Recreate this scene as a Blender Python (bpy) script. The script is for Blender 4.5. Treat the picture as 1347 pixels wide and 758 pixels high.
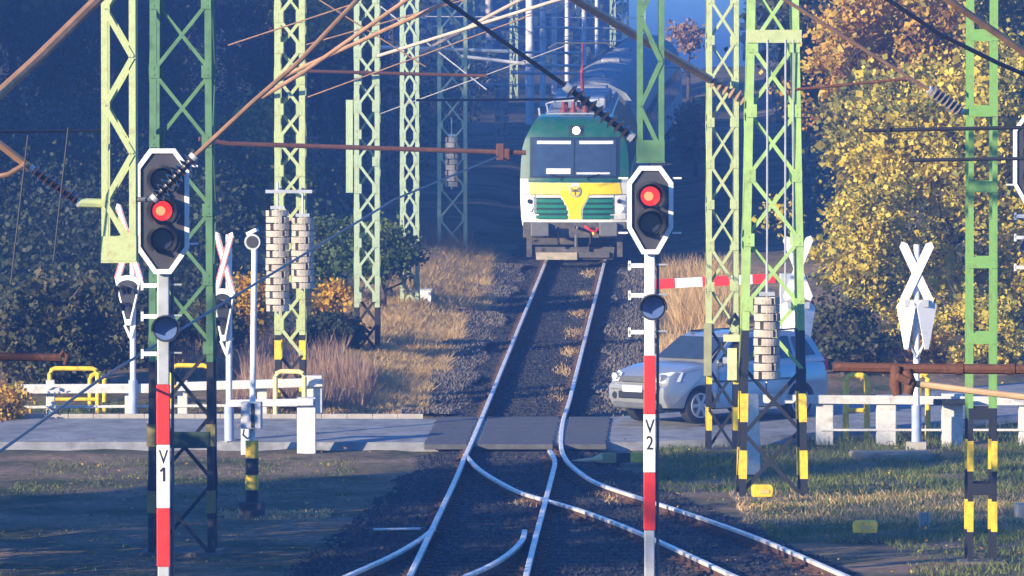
import bpy, bmesh, math, random
import numpy as np
from mathutils import Vector, Matrix, Euler

for o in list(bpy.data.objects):
    bpy.data.objects.remove(o)
SC = bpy.context.scene
COL = SC.collection
random.seed(7)
R = math.radians

# ---------------------------------------------------------------- camera
F, CX, YH, HC = 7500.0, 673.5, 158.0, 5.7       # focal length in photo pixels, centre column, horizon row, camera height
cam_d = bpy.data.cameras.new('camera')
cam = bpy.data.objects.new('camera', cam_d)
COL.objects.link(cam)
cam_d.sensor_width = 36.0
cam_d.lens = F / 1347.0 * 36.0
cam_d.clip_start, cam_d.clip_end = 1.0, 4000.0
cam.location = (0, 0, HC)
cam.rotation_euler = (R(90) - math.atan((379.0 - YH) / F), 0, 0)
SC.camera = cam
SC.render.resolution_x, SC.render.resolution_y = 1024, 576

# ---------------------------------------------------------------- light
SUN_AZ, SUN_EL = R(48), R(14)                    # the sun stands behind the camera's left shoulder
to_sun = Vector((-math.sin(SUN_AZ) * math.cos(SUN_EL), -math.cos(SUN_AZ) * math.cos(SUN_EL), math.sin(SUN_EL)))
sun_d = bpy.data.lights.new('sun', 'SUN')
sun_d.energy, sun_d.angle, sun_d.color = 5.0, R(0.5), (1.0, 0.83, 0.56)
sun = bpy.data.objects.new('sun', sun_d)
COL.objects.link(sun)
sun.rotation_euler = (-to_sun).to_track_quat('-Z', 'Y').to_euler()
W = bpy.data.worlds.new('World')
SC.world = W
W.use_nodes = True
nt = W.node_tree
bg = nt.nodes['Background']
sky = nt.nodes.new('ShaderNodeTexSky')
sky.sky_type = 'NISHITA'
sky.sun_disc = False
sky.sun_elevation = SUN_EL
sky.sun_rotation = math.atan2(to_sun.x, to_sun.y)
sky.air_density, sky.dust_density, sky.ozone_density = 1.0, 0.1, 10.0
nt.links.new(sky.outputs[0], bg.inputs[0])
bg.inputs[1].default_value = 0.15
SC.view_settings.view_transform = 'Standard'
SC.view_settings.look = 'None'
SC.view_settings.exposure = 1.35
SC.view_settings.gamma = 1.0
SC.cycles.use_denoising = True
SC.cycles.denoiser = 'OPENIMAGEDENOISE'
SC.cycles.max_bounces = 6
SC.cycles.transparent_max_bounces = 6
SC.cycles.volume_bounces = 0
SC.cycles.sample_clamp_indirect = 4.0

# ---------------------------------------------------------------- terrain profile (rail-top level along the line)
def g(y):
    s = 2.0
    t = (y - 95.0) / s
    sp = t if t > 30 else math.log1p(math.exp(t))
    v = 0.041 * s * sp
    if y > 300: v -= 0.041 * (y - 300)
    return v
def xc(y):                                       # centre of the running line
    return -1.967 + 0.02013 * y if y < 95 else -1.967 + 0.02013 * 95 + 0.0329 * (y - 95)
def sm(a, b, t):
    t = min(1.0, max(0.0, (t - a) / (b - a)))
    return t * t * (3 - 2 * t)
def hill(x, y):
    d = x - xc(y)
    v = g(y) - 0.16
    v += 0.22 * sm(-2.3, -3.6, d) * sm(105, 113, y)         # grassy bank left of the line past the road
    v += 0.25 * sm(2.4, 4.0, d) * sm(107, 116, y)
    v += 1.6 * sm(-5, -12, d) * sm(118, 150, y) + 1.6 * sm(5, 12, d) * sm(118, 150, y)
    return v
def P(px, py, Z):                                # the world point seen at photo pixel (px, py) at distance Z
    return Vector(((px - CX) * Z / F, Z, HC - (py - YH) * Z / F))
def G(px, py, dz=0.0):                           # the same on the ground, rail-top level + dz
    lo, hi = 20.0, 400.0
    for _ in range(60):
        m = (lo + hi) / 2
        if YH + (HC - g(m) - dz) * F / m > py: lo = m
        else: hi = m
    return Vector(((px - CX) * lo / F, lo, g(lo) + dz))

# ---------------------------------------------------------------- materials
MATS = {}
def mat(name, col, rough=0.6, metal=0.0, var=0.15, scale=6.0, bump=0.0, bscale=40.0, dirt=None, emit=None, spec=0.5, coat=0.0):
    if name in MATS: return MATS[name]
    m = bpy.data.materials.new(name); MATS[name] = m
    m.use_nodes = True
    n, l = m.node_tree.nodes, m.node_tree.links
    b = n['Principled BSDF']
    b.inputs['Roughness'].default_value = rough
    b.inputs['Metallic'].default_value = metal
    b.inputs['Specular IOR Level'].default_value = spec
    b.inputs['Coat Weight'].default_value = coat
    geo = n.new('ShaderNodeNewGeometry')
    nz = n.new('ShaderNodeTexNoise'); nz.inputs['Scale'].default_value = scale; nz.inputs['Detail'].default_value = 5
    l.new(geo.outputs['Position'], nz.inputs['Vector'])
    mr = n.new('ShaderNodeMapRange')
    mr.inputs[1].default_value, mr.inputs[2].default_value = 0.3, 0.7
    mr.inputs[3].default_value, mr.inputs[4].default_value = 1 - var, 1 + var
    l.new(nz.outputs[0], mr.inputs[0])
    mx = n.new('ShaderNodeVectorMath'); mx.operation = 'SCALE'
    mx.inputs[0].default_value = col[:3]
    l.new(mr.outputs[0], mx.inputs['Scale'])
    src = mx.outputs[0]
    if dirt:                                     # (colour, amount, scale): blotches of wear and grime
        dc, da, ds = dirt
        n2 = n.new('ShaderNodeTexNoise'); n2.inputs['Scale'].default_value = ds; n2.inputs['Detail'].default_value = 8
        n2.inputs['Roughness'].default_value = 0.65
        l.new(geo.outputs['Position'], n2.inputs['Vector'])
        m2 = n.new('ShaderNodeMapRange'); m2.inputs[1].default_value, m2.inputs[2].default_value = 0.62 - da * 0.3, 0.78 - da * 0.2
        m2.inputs[4].default_value = min(1.0, 0.5 + da * 0.5)
        l.new(n2.outputs[0], m2.inputs[0])
        mm = n.new('ShaderNodeMix'); mm.data_type = 'RGBA'
        l.new(m2.outputs[0], mm.inputs[0]); l.new(src, mm.inputs[6]); mm.inputs[7].default_value = (*dc, 1)
        src = mm.outputs[2]
    l.new(src, b.inputs['Base Color'])
    if bump:
        n3 = n.new('ShaderNodeTexNoise'); n3.inputs['Scale'].default_value = bscale; n3.inputs['Detail'].default_value = 6
        l.new(geo.outputs['Position'], n3.inputs['Vector'])
        bp = n.new('ShaderNodeBump'); bp.inputs['Strength'].default_value = bump; bp.inputs['Distance'].default_value = 0.03
        l.new(n3.outputs[0], bp.inputs['Height']); l.new(bp.outputs[0], b.inputs['Normal'])
    if emit:
        b.inputs['Emission Color'].default_value = (*emit[0], 1)
        b.inputs['Emission Strength'].default_value = emit[1]
    return m

def leaf_mat(name, cols, trans=0.25):
    """leaves: each leaf (mesh island) its own colour out of a ramp, clumps drifting through the ramp"""
    if name in MATS: return MATS[name]
    m = bpy.data.materials.new(name); MATS[name] = m
    m.use_nodes = True
    n, l = m.node_tree.nodes, m.node_tree.links
    b = n['Principled BSDF']; b.inputs['Roughness'].default_value = 0.55; b.inputs['Specular IOR Level'].default_value = 0.25
    geo = n.new('ShaderNodeNewGeometry')
    nz = n.new('ShaderNodeTexNoise'); nz.inputs['Scale'].default_value = 1.1; nz.inputs['Detail'].default_value = 3
    l.new(geo.outputs['Position'], nz.inputs['Vector'])
    a = n.new('ShaderNodeMath'); a.operation = 'MULTIPLY_ADD'; a.inputs[1].default_value = 0.55
    l.new(geo.outputs['Random Per Island'], a.inputs[0])
    c = n.new('ShaderNodeMath'); c.operation = 'MULTIPLY_ADD'; c.inputs[1].default_value = 1.5; c.inputs[2].default_value = -0.52
    l.new(nz.outputs[0], c.inputs[0]); l.new(c.outputs[0], a.inputs[2])
    rp = n.new('ShaderNodeValToRGB')
    el = rp.color_ramp.elements
    while len(el) < len(cols): el.new(0.5)
    for i, cc in enumerate(cols):
        el[i].position = i / max(1, len(cols) - 1); el[i].color = (*cc, 1)
    l.new(a.outputs[0], rp.inputs[0]); l.new(rp.outputs[0], b.inputs['Base Color'])
    tr = n.new('ShaderNodeBsdfTranslucent'); l.new(rp.outputs[0], tr.inputs[0])
    mix = n.new('ShaderNodeMixShader'); mix.inputs[0].default_value = trans
    l.new(b.outputs[0], mix.inputs[1]); l.new(tr.outputs[0], mix.inputs[2])
    l.new(mix.outputs[0], n['Material Output'].inputs[0])
    return m

RUST = (0.11, 0.04, 0.02)
M_lime = mat('lime green mast paint', (0.43, 0.50, 0.24), 0.5, dirt=((0.24, 0.18, 0.08), 0.35, 6), bump=0.15)
M_mint = mat('mint green mast paint', (0.38, 0.48, 0.31), 0.5, dirt=((0.24, 0.17, 0.10), 0.35, 6), bump=0.15)
M_green = mat('mid green mast paint', (0.17, 0.36, 0.09), 0.5, dirt=((0.14, 0.10, 0.04), 0.35, 6), bump=0.15)
M_dkgreen = mat('dark green mast paint', (0.09, 0.20, 0.09), 0.5, dirt=((0.05, 0.10, 0.05), 0.3, 5))
M_yellow = mat('yellow paint', (0.80, 0.55, 0.03), 0.5, dirt=((0.30, 0.19, 0.04), 0.4, 11))
M_black = mat('black paint', (0.015, 0.016, 0.018), 0.5)
M_white = mat('white paint', (0.80, 0.80, 0.80), 0.5, var=0.05, dirt=((0.42, 0.38, 0.33), 0.28, 9))
M_rail_white = mat('weathered white paint', (0.62, 0.61, 0.58), 0.75, var=0.14, bump=0.2, dirt=((0.30, 0.26, 0.22), 0.45, 6))
M_red = mat('red paint', (0.74, 0.03, 0.02), 0.45, dirt=((0.40, 0.05, 0.04), 0.3, 10))
M_grey = mat('galvanised grey', (0.42, 0.44, 0.47), 0.45, metal=0.2)
M_dkgrey = mat('dark grey steel', (0.09, 0.095, 0.10), 0.5)
M_rust = mat('rusty steel', RUST, 0.8, dirt=((0.22, 0.10, 0.05), 0.3, 14), bump=0.3)
M_tan = mat('aged copper', (0.40, 0.22, 0.11), 0.5, metal=0.3, var=0.25)
M_cable = mat('black cable', (0.015, 0.014, 0.016), 0.6)
M_wire = mat('grey wire', (0.22, 0.21, 0.20), 0.6)
M_insul = mat('brown glazed porcelain', (0.035, 0.02, 0.02), 0.2)
M_weight = mat('concrete weight', (0.46, 0.40, 0.33), 0.85, var=0.2, dirt=((0.22, 0.18, 0.14), 0.35, 8), bump=0.3)
M_concrete = mat('pale concrete', (0.40, 0.37, 0.33), 0.85, dirt=((0.22, 0.20, 0.17), 0.3, 3), bump=0.2)
M_sleeper = mat('dark sleeper timber', (0.035, 0.033, 0.034), 0.85, var=0.35, scale=12, bump=0.4)
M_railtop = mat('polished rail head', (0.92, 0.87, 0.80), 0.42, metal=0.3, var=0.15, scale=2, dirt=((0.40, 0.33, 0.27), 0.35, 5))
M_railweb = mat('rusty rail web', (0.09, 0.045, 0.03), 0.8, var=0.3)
M_trunk = mat('bark', (0.075, 0.06, 0.05), 0.9, var=0.4, scale=9, bump=0.6)
M_glass = mat('dark glass', (0.02, 0.03, 0.045), 0.06, spec=0.7)
M_lensred = mat('lit red lens', (0.5, 0.02, 0.01), 0.3, emit=((1.0, 0.03, 0.01), 0.55))
M_lampred = mat('lit red lamp core', (0.5, 0.02, 0.01), 0.3, emit=((1.0, 0.16, 0.06), 1.5))
M_lens = mat('unlit dark lens', (0.03, 0.035, 0.06), 0.1)
M_blue_lens = mat('unlit blue lens', (0.10, 0.16, 0.36), 0.15)

# ---------------------------------------------------------------- mesh builder
class MB:
    def __init__(s): s.v, s.f = [], []
    def add(s, vs, fs):
        o = len(s.v); s.v += [tuple(v) for v in vs]; s.f += [tuple(i + o for i in f) for f in fs]; return s
    def box(s, c, d, rot=None):
        hx, hy, hz = d[0] / 2, d[1] / 2, d[2] / 2
        vs = [Vector((sx * hx, sy * hy, sz * hz)) for sz in (-1, 1) for sy in (-1, 1) for sx in (-1, 1)]
        if rot is not None: vs = [rot @ v for v in vs]
        c = Vector(c)
        return s.add([v + c for v in vs], [(0, 2, 3, 1), (4, 5, 7, 6), (0, 1, 5, 4), (2, 6, 7, 3), (0, 4, 6, 2), (1, 3, 7, 5)])
    def bar(s, a, b, w, t=None, up=(0, 0, 1)):
        a, b = Vector(a), Vector(b); d = b - a
        x = d.normalized(); u = Vector(up)
        if abs(x.dot(u)) > 0.98: u = Vector((0, 1, 0))
        y = u.cross(x).normalized(); z = x.cross(y)
        return s.box((a + b) / 2, (d.length, w, t or w), Matrix((x, y, z)).transposed())
    def tube(s, pts, r, n=8, caps=True):
        pts = [Vector(p) for p in pts]; rs = r if isinstance(r, (list, tuple)) else [r] * len(pts)
        o = len(s.v)
        for i, p in enumerate(pts):
            d = (pts[min(i + 1, len(pts) - 1)] - pts[max(i - 1, 0)]).normalized()
            u = Vector((0, 0, 1)) if abs(d.z) < 0.95 else Vector((0, 1, 0))
            x = u.cross(d).normalized(); y = d.cross(x)
            for k in range(n):
                a = 2 * math.pi * k / n
                s.v.append(tuple(p + (x * math.cos(a) + y * math.sin(a)) * rs[i]))
        for i in range(len(pts) - 1):
            for k in range(n):
                q = (k + 1) % n
                s.f.append((o + i * n + k, o + i * n + q, o + (i + 1) * n + q, o + (i + 1) * n + k))
        if caps:
            s.f.append(tuple(o + k for k in range(n - 1, -1, -1)))
            s.f.append(tuple(o + (len(pts) - 1) * n + k for k in range(n)))
        return s
    def prism(s, poly, a, b, axis='y'):
        """polygon (counter-clockwise in its plane) pushed from a to b along axis"""
        def pt(p, q):
            return {'y': (p[0], q, p[1]), 'z': (p[0], p[1], q), 'x': (q, p[0], p[1])}[axis]
        n = len(poly)
        vs = [pt(p, a) for p in poly] + [pt(p, b) for p in poly]
        fs = [tuple(range(n)), tuple(range(2 * n - 1, n - 1, -1))]
        fs += [(i, n + i, n + (i + 1) % n, (i + 1) % n) for i in range(n)]
        return s.add(vs, fs)
    def ring(s, outer, inner, a, b):
        """flat ring between two polygons of equal count, in x-z, from y=a to y=b"""
        n = len(outer)
        vs = [(p[0], a, p[1]) for p in outer] + [(p[0], a, p[1]) for p in inner] + [(p[0], b, p[1]) for p in outer] + [(p[0], b, p[1]) for p in inner]
        fs = []
        for i in range(n):
            j = (i + 1) % n
            fs += [(i, j, n + j, n + i), (2 * n + i, 3 * n + i, 3 * n + j, 2 * n + j), (i, 2 * n + i, 2 * n + j, j), (n + i, n + j, 3 * n + j, 3 * n + i)]
        return s.add(vs, fs)
    def mesh(s, name, m, smooth=False, fix=True):
        me = bpy.data.meshes.new(name)
        me.from_pydata(s.v, [], s.f)
        if fix:
            bm = bmesh.new(); bm.from_mesh(me); bmesh.ops.recalc_face_normals(bm, faces=bm.faces); bm.to_mesh(me); bm.free()
        me.materials.append(m)
        if smooth:
            me.polygons.foreach_set('use_smooth', [True] * len(me.polygons))
            me.set_sharp_from_angle(angle=R(38))
        me.update()
        return me
    def build(s, name, m, parent=None, smooth=False, loc=None, bevel=0.0):
        me = s.mesh(name, m, smooth)
        o = bpy.data.objects.new(name, me); COL.objects.link(o)
        if parent: o.parent = parent
        if loc is not None: o.location = loc
        if bevel:
            b = o.modifiers.new('bevel', 'BEVEL'); b.width = bevel; b.segments = 2; b.limit_method = 'ANGLE'
        return o
def tag(o, label=None, cat=None, group=None, kind=None):
    if label: o['label'] = label
    if cat: o['category'] = cat
    if group: o['group'] = group
    if kind: o['kind'] = kind
    return o
def thing(name, label, cat, loc=(0, 0, 0), rz=0.0, group=None):
    o = bpy.data.objects.new(name, None); COL.objects.link(o)
    o.location = loc; o.rotation_euler = (0, 0, rz); o.empty_display_size = 0.3
    return tag(o, label, cat, group)
def inst(name, me, parent, loc=(0, 0, 0), rot=(0, 0, 0), scale=(1, 1, 1), mtx=None):
    o = bpy.data.objects.new(name, me); COL.objects.link(o)
    if parent: o.parent = parent
    if mtx is not None: o.matrix_local = mtx
    else: o.location, o.rotation_euler, o.scale = loc, rot, scale
    return o
UB = {}
def unit_bar(name, m, a, b, w, t, parent, up=(0, 1, 0)):
    """a straight bar from a to b; all bars of one material share one unit mesh"""
    k = (name, m.name)
    if k not in UB: UB[k] = MB().box((0, 0, 0), (1, 1, 1)).mesh(name, m)
    a, b = Vector(a), Vector(b); d = b - a; x = d.normalized(); u = Vector(up)
    if abs(x.dot(u)) > 0.98: u = Vector((1, 0, 0))
    y = u.cross(x).normalized(); z = x.cross(y)
    mt = Matrix((x * d.length, y * w, z * t)).transposed().to_4x4(); mt.translation = (a + b) / 2
    return inst(name, UB[k], parent, mtx=mt)
def copy_tree(o, parent=None):
    c = o.copy(); COL.objects.link(c)
    if parent: c.parent = parent
    for ch in o.children: copy_tree(ch, c)
    return c
def np_mesh(name, verts, nper, m):
    """many loose faces of nper corners each, verts is (n*nper, 3)"""
    me = bpy.data.meshes.new(name)
    nv = len(verts); nf = nv // nper
    me.vertices.add(nv); me.vertices.foreach_set('co', np.ascontiguousarray(verts, dtype=np.float32).ravel())
    me.loops.add(nv); me.loops.foreach_set('vertex_index', np.arange(nv, dtype=np.int32))
    me.polygons.add(nf); me.polygons.foreach_set('loop_start', np.arange(0, nv, nper, dtype=np.int32))
    me.update(calc_edges=True)
    me.materials.append(m)
    return me
def text_mesh(txt, size, name, m, depth=0.004):
    c = bpy.data.curves.new('glyph', 'FONT'); c.body = txt; c.size = size; c.align_x = 'CENTER'; c.align_y = 'CENTER'; c.extrude = depth
    o = bpy.data.objects.new('glyph', c); COL.objects.link(o)
    bpy.context.view_layer.update()
    me = bpy.data.meshes.new_from_object(o.evaluated_get(bpy.context.evaluated_depsgraph_get()))
    bpy.data.objects.remove(o)
    me.name = name; me.materials.clear(); me.materials.append(m)
    return me
# ================================================================= SETTING
def noise2(x, y, s=0):
    return (math.sin(x * 1.7 + s) * math.cos(y * 1.3 - s) + math.sin(x * 3.9 - y * 2.6 + 2 * s) * 0.5 + math.sin(x * 7.3 + y * 6.1 + s) * 0.25) / 1.75
def build_ground():
    xs = sorted(set([-900, -500, -300, -200, -140, -100, -80, -64, -50, -40, -32, -26, -21, -17, -14] + [-12 + 0.3 * i for i in range(81)] + [14, 17, 21, 26, 32, 40, 50, 64, 80, 100, 140, 200, 300, 500, 900]))
    ys = [-300, -100, -40, 0, 20, 40, 55] + [60 + 0.35 * i for i in range(258)] + [152 + 4 * i for i in range(30)] + [280, 300, 330, 370, 420, 500, 700, 1000, 1600]
    vs = []
    for y in ys:
        for x in xs:
            amp = 0.045 if 50 < y < 170 and abs(x) < 13 else 0.0
            vs.append((x, y, hill(x, y) + amp * (noise2(x, y, 1.3) - 0.4)))
    nx = len(xs)
    fs = [(j * nx + i, j * nx + i + 1, (j + 1) * nx + i + 1, (j + 1) * nx + i) for j in range(len(ys) - 1) for i in range(nx - 1)]
    me = bpy.data.meshes.new('ground'); me.from_pydata(vs, [], fs)
    me.polygons.foreach_set('use_smooth', [True] * len(fs))
    m = bpy.data.materials.new('earth and grass'); m.use_nodes = True
    n, l = m.node_tree.nodes, m.node_tree.links
    b = n['Principled BSDF']; b.inputs['Roughness'].default_value = 0.95; b.inputs['Specular IOR Level'].default_value = 0.1
    geo = n.new('ShaderNodeNewGeometry')
    def nz(sc, det=6, rough=0.6):
        t = n.new('ShaderNodeTexNoise'); t.inputs['Scale'].default_value = sc; t.inputs['Detail'].default_value = det; t.inputs['Roughness'].default_value = rough
        l.new(geo.outputs['Position'], t.inputs['Vector']); return t
    a = nz(0.45); r1 = n.new('ShaderNodeValToRGB')
    e = r1.color_ramp.elements
    e[0].position, e[0].color = 0.33, (0.045, 0.07, 0.03, 1)
    e[1].position, e[1].color = 0.60, (0.26, 0.185, 0.125, 1)
    e2 = r1.color_ramp.elements.new(0.46); e2.color = (0.14, 0.12, 0.07, 1)
    l.new(a.outputs[0], r1.inputs[0])
    c = nz(7.0); mr = n.new('ShaderNodeMapRange'); mr.inputs[1].default_value, mr.inputs[2].default_value, mr.inputs[3].default_value, mr.inputs[4].default_value = 0.3, 0.7, 0.55, 1.45
    l.new(c.outputs[0], mr.inputs[0])
    mul = n.new('ShaderNodeVectorMath'); mul.operation = 'SCALE'; l.new(r1.outputs[0], mul.inputs[0]); l.new(mr.outputs[0], mul.inputs['Scale'])
    at = n.new('ShaderNodeAttribute'); at.attribute_name = 'thatch'           # dry straw litter lying on the banks
    st = n.new('ShaderNodeValToRGB'); st.color_ramp.elements[0].color = (0.24, 0.155, 0.075, 1); st.color_ramp.elements[1].color = (0.56, 0.40, 0.20, 1)
    st.color_ramp.elements[0].position, st.color_ramp.elements[1].position = 0.35, 0.62
    l.new(nz(3.0, 8, 0.7).outputs[0], st.inputs[0])
    mxs = n.new('ShaderNodeMix'); mxs.data_type = 'RGBA'
    l.new(at.outputs['Fac'], mxs.inputs[0]); l.new(mul.outputs[0], mxs.inputs[6]); l.new(st.outputs[0], mxs.inputs[7])
    l.new(mxs.outputs[2], b.inputs['Base Color'])
    d = nz(22.0, 8); bp = n.new('ShaderNodeBump'); bp.inputs['Strength'].default_value = 0.7; bp.inputs['Distance'].default_value = 0.05
    l.new(d.outputs[0], bp.inputs['Height']); l.new(bp.outputs[0], b.inputs['Normal'])
    me.materials.append(m)
    ta = me.attributes.new('thatch', 'FLOAT', 'POINT')
    def thatch(x, y):
        d = x - xc(y); w = 0.6 * noise2(x * 0.7, y * 0.35, 2.0)
        a = sm(-7.0, -5.0, d + w) * sm(-1.7, -2.1, d) * sm(103.6, 105, y) * sm(156, 148, y)
        c = sm(2.3, 2.8, d) * sm(6.0, 4.6, d + w) * sm(108, 111, y) * sm(150, 138, y)
        e = 0.8 * sm(3.2, 4.0, x) * sm(9.5, 8.0, x) * sm(82.5, 84, y + w) * sm(90, 88.5, y + w)
        return max(a, c, e)
    ta.data.foreach_set('value', [thatch(v[0], v[1]) for v in vs])
    o = bpy.data.objects.new('ground', me); COL.objects.link(o); tag(o, kind='structure')
build_ground()

# ---- ballast bed: a low heap of oily stone under the lines, its colour darkened further for shade
def bal_l(y):
    if y < 98: return -3.6 + (y - 66) * 0.058
    return xc(y) - 1.75 - 0.55 * sm(100, 110, y)
def bal_r(y):
    if y < 97: return 5.6 - (y - 66) * 0.118
    return xc(y) + 1.85
def build_ballast():
    nxs = 44; ys = [56 + 0.3 * i for i in range(340)] + [158 + 3 * i for i in range(60)]
    vs = []
    for y in ys:
        a, b = bal_l(y), bal_r(y)
        for i in range(nxs + 1):
            t = i / nxs; x = a + (b - a) * t
            e = min(t, 1 - t) * (b - a)
            h = -0.30 + 0.15 * sm(0, 0.7, e) + 0.018 * noise2(x * 3, y * 3, 0.4)
            vs.append((x, y, g(y) + h + 0.012 * random.uniform(-1, 1)))
    n1 = nxs + 1
    fs = [(j * n1 + i, j * n1 + i + 1, (j + 1) * n1 + i + 1, (j + 1) * n1 + i) for j in range(len(ys) - 1) for i in range(nxs)]
    me = bpy.data.meshes.new('ballast_bed'); me.from_pydata(vs, [], fs)
    me.materials.append(mat('oily shaded ballast', (0.024, 0.024, 0.027), 0.9, var=0.45, scale=16, bump=0.9, bscale=26, dirt=((0.13, 0.09, 0.06), 0.12, 0.9)))
    o = bpy.data.objects.new('ballast_bed', me); COL.objects.link(o); tag(o, kind='structure')
    # loose stones lying on it, their colours darkened alike
    rng = np.random.default_rng(3); N = 42000
    yy = 66 + (146 - 66) * rng.random(N) ** 1.25
    tt = rng.random(N)
    a = np.array([bal_l(y) for y in yy]) - 0.25; b = np.array([bal_r(y) for y in yy]) + 0.25
    xx = a + (b - a) * tt
    e = np.minimum(tt, 1 - tt) * (b - a)
    h = np.array([g(y) for y in yy]) - 0.30 + 0.15 * np.clip(e / 0.7, 0, 1)
    keep = ~((yy > 97.7) & (yy < 103.4)); xx, yy, h = xx[keep], yy[keep], h[keep]; N = len(xx)
    base = np.array([(1, 0, 0), (0, 1, 0), (-1, 0, 0), (0, -1, 0), (0, 0, 1)], float)
    tri = np.array([(0, 1, 4), (1, 2, 4), (2, 3, 4), (3, 0, 4)])
    sz = rng.uniform(0.022, 0.052, (N, 1, 1))
    pts = base[None] * rng.uniform(0.6, 1.35, (N, 5, 1)) * sz
    ang = rng.uniform(0, 6.28, N); ca, sa = np.cos(ang)[:, None], np.sin(ang)[:, None]
    px = pts[:, :, 0] * ca - pts[:, :, 1] * sa; py = pts[:, :, 0] * sa + pts[:, :, 1] * ca
    pts = np.stack([px + xx[:, None], py + yy[:, None], pts[:, :, 2] * 0.9 + h[:, None] + 0.004], -1)
    me = np_mesh('ballast_stones', pts[:, tri].reshape(-1, 3), 3, leaf_mat('ballast stones', [(0.013, 0.014, 0.019), (0.022, 0.023, 0.028), (0.032, 0.032, 0.036), (0.05, 0.046, 0.044)], 0.0))
    o = bpy.data.objects.new('ballast_stones', me); COL.objects.link(o); tag(o, kind='stuff')
build_ballast()
def build_shoulder():
    rng = np.random.default_rng(8); N = 16000
    yy = rng.uniform(104.5, 146, N); dd = np.where(rng.random(N) < 0.72, rng.uniform(-2.2, -1.25, N), rng.uniform(1.25, 2.1, N))
    xx = np.array([xc(y) for y in yy]) + dd + 0.12 * np.sin(yy * 1.3)
    lump = 0.10 * np.clip(np.sin(yy * 0.75 + xx * 0.8), 0, 1)
    h = np.array([max(hill(x, y), g(y) - 0.17) for x, y in zip(xx, yy)]) + lump - 0.01
    base = np.array([(1, 0, 0), (0, 1, 0), (-1, 0, 0), (0, -1, 0), (0, 0, 1)], float); tri = np.array([(0, 1, 4), (1, 2, 4), (2, 3, 4), (3, 0, 4)])
    pts = base[None] * rng.uniform(0.6, 1.35, (N, 5, 1)) * rng.uniform(0.03, 0.07, (N, 1, 1))
    pts = pts + np.stack([xx, yy, h], -1)[:, None, :]
    me = np_mesh('shoulder_gravel', pts[:, tri].reshape(-1, 3), 3, leaf_mat('pale shoulder gravel', [(0.06, 0.054, 0.05), (0.11, 0.095, 0.083), (0.17, 0.14, 0.115)], 0.0))
    o = bpy.data.objects.new('shoulder_gravel', me); COL.objects.link(o); tag(o, kind='stuff')
build_shoulder()

# ---- rails
def catmull(pts, step=0.35):
    pts = [Vector(p) for p in pts]; out = []
    q = [pts[0] * 2 - pts[1]] + pts + [pts[-1] * 2 - pts[-2]]
    for i in range(1, len(q) - 2):
        n = max(2, int((q[i + 1] - q[i]).length / step))
        for k in range(n):
            t = k / n
            out.append(0.5 * ((2 * q[i]) + (q[i + 1] - q[i - 1]) * t + (2 * q[i - 1] - 5 * q[i] + 4 * q[i + 1] - q[i + 2]) * t * t + (3 * q[i] - q[i - 1] - 3 * q[i + 1] + q[i + 2]) * t ** 3))
    out.append(pts[-1]); return out
def smooth_line(pl, k=3):
    for _ in range(k):
        pl = [pl[0]] + [(pl[i - 1] + pl[i] * 2 + pl[i + 1]) / 4 for i in range(1, len(pl) - 1)] + [pl[-1]]
    return pl
track = thing('railway_track', None, None); track['kind'] = 'structure'
def sweep(mb, pts, prof):
    o = len(mb.v); n = len(prof)
    for i, p in enumerate(pts):
        d = (pts[min(i + 1, len(pts) - 1)] - pts[max(i - 1, 0)]); d.z = 0; d.normalize()
        s = Vector((d.y, -d.x, 0))
        for a, h in prof: mb.v.append(tuple(p + s * a + Vector((0, 0, h))))
    for i in range(len(pts) - 1):
        for k in range(n):
            q = (k + 1) % n
            mb.f.append((o + i * n + k, o + i * n + q, o + (i + 1) * n + q, o + (i + 1) * n + k))
    mb.f.append(tuple(o + k for k in range(n))); mb.f.append(tuple(o + (len(pts) - 1) * n + n - 1 - k for k in range(n)))
HEAD = [(-0.036, -0.045), (-0.038, -0.008), (-0.028, 0.0), (0.028, 0.0), (0.038, -0.008), (0.036, -0.045)]
WEB = [(-0.075, -0.165), (-0.075, -0.15), (-0.012, -0.125), (-0.012, -0.044), (0.012, -0.044), (0.012, -0.125), (0.075, -0.15), (0.075, -0.165)]
RAILS = []
def rail(pts, dz=0.0):
    pl = [Vector((p.x, p.y, g(p.y) + dz)) for p in pts]
    RAILS.append(pl)
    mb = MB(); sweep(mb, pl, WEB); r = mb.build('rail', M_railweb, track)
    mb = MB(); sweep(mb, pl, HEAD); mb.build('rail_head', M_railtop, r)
def main_pts(off, y0, y1):
    return [Vector((xc(y) + off, y, 0)) for y in np.arange(y0, y1, 0.5)]
rail(main_pts(-0.7525, 52, 300))
SB = [(741, 552), (738, 578), (739, 592), (746, 606), (762, 620), (786, 635), (845, 655), (925, 681), (1010, 712), (1116, 758)]
sb = [G(*q) for q in SB]
far_r = [Vector((xc(y) + 0.7525, y, 0)) for y in np.arange(300, sb[0].y + 1.6, -2.0)]
dv = (sb[-1] - sb[-2]).normalized()
rail(smooth_line(catmull(far_r + sb + [sb[-1] + dv * 6, sb[-1] + dv * 14])[0:], 6))
rail(catmull([G(*q) for q in [(723, 592), (727, 598), (730, 608), (727, 622), (718, 656.6), (692, 758)]] + [Vector((xc(52) + 0.7525, 52, 0))]))
ib = [G(*q) for q in [(612, 597), (618, 604), (630, 616), (657, 633), (685, 647), (718, 656.6), (770, 672), (847, 702), (969, 758)]]
dv = (ib[-1] - ib[-2]).normalized()
rail(smooth_line(catmull(ib + [ib[-1] + dv * 6, ib[-1] + dv * 14]), 4), -0.004)
lb = [G(*q) for q in [(570, 694), (560, 703), (545, 713), (515, 730), (455, 757)]]
dv = (lb[-1] - lb[-2]).normalized()
rail(smooth_line(catmull(lb + [lb[-1] + dv * 5]), 3), -0.004)
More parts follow.
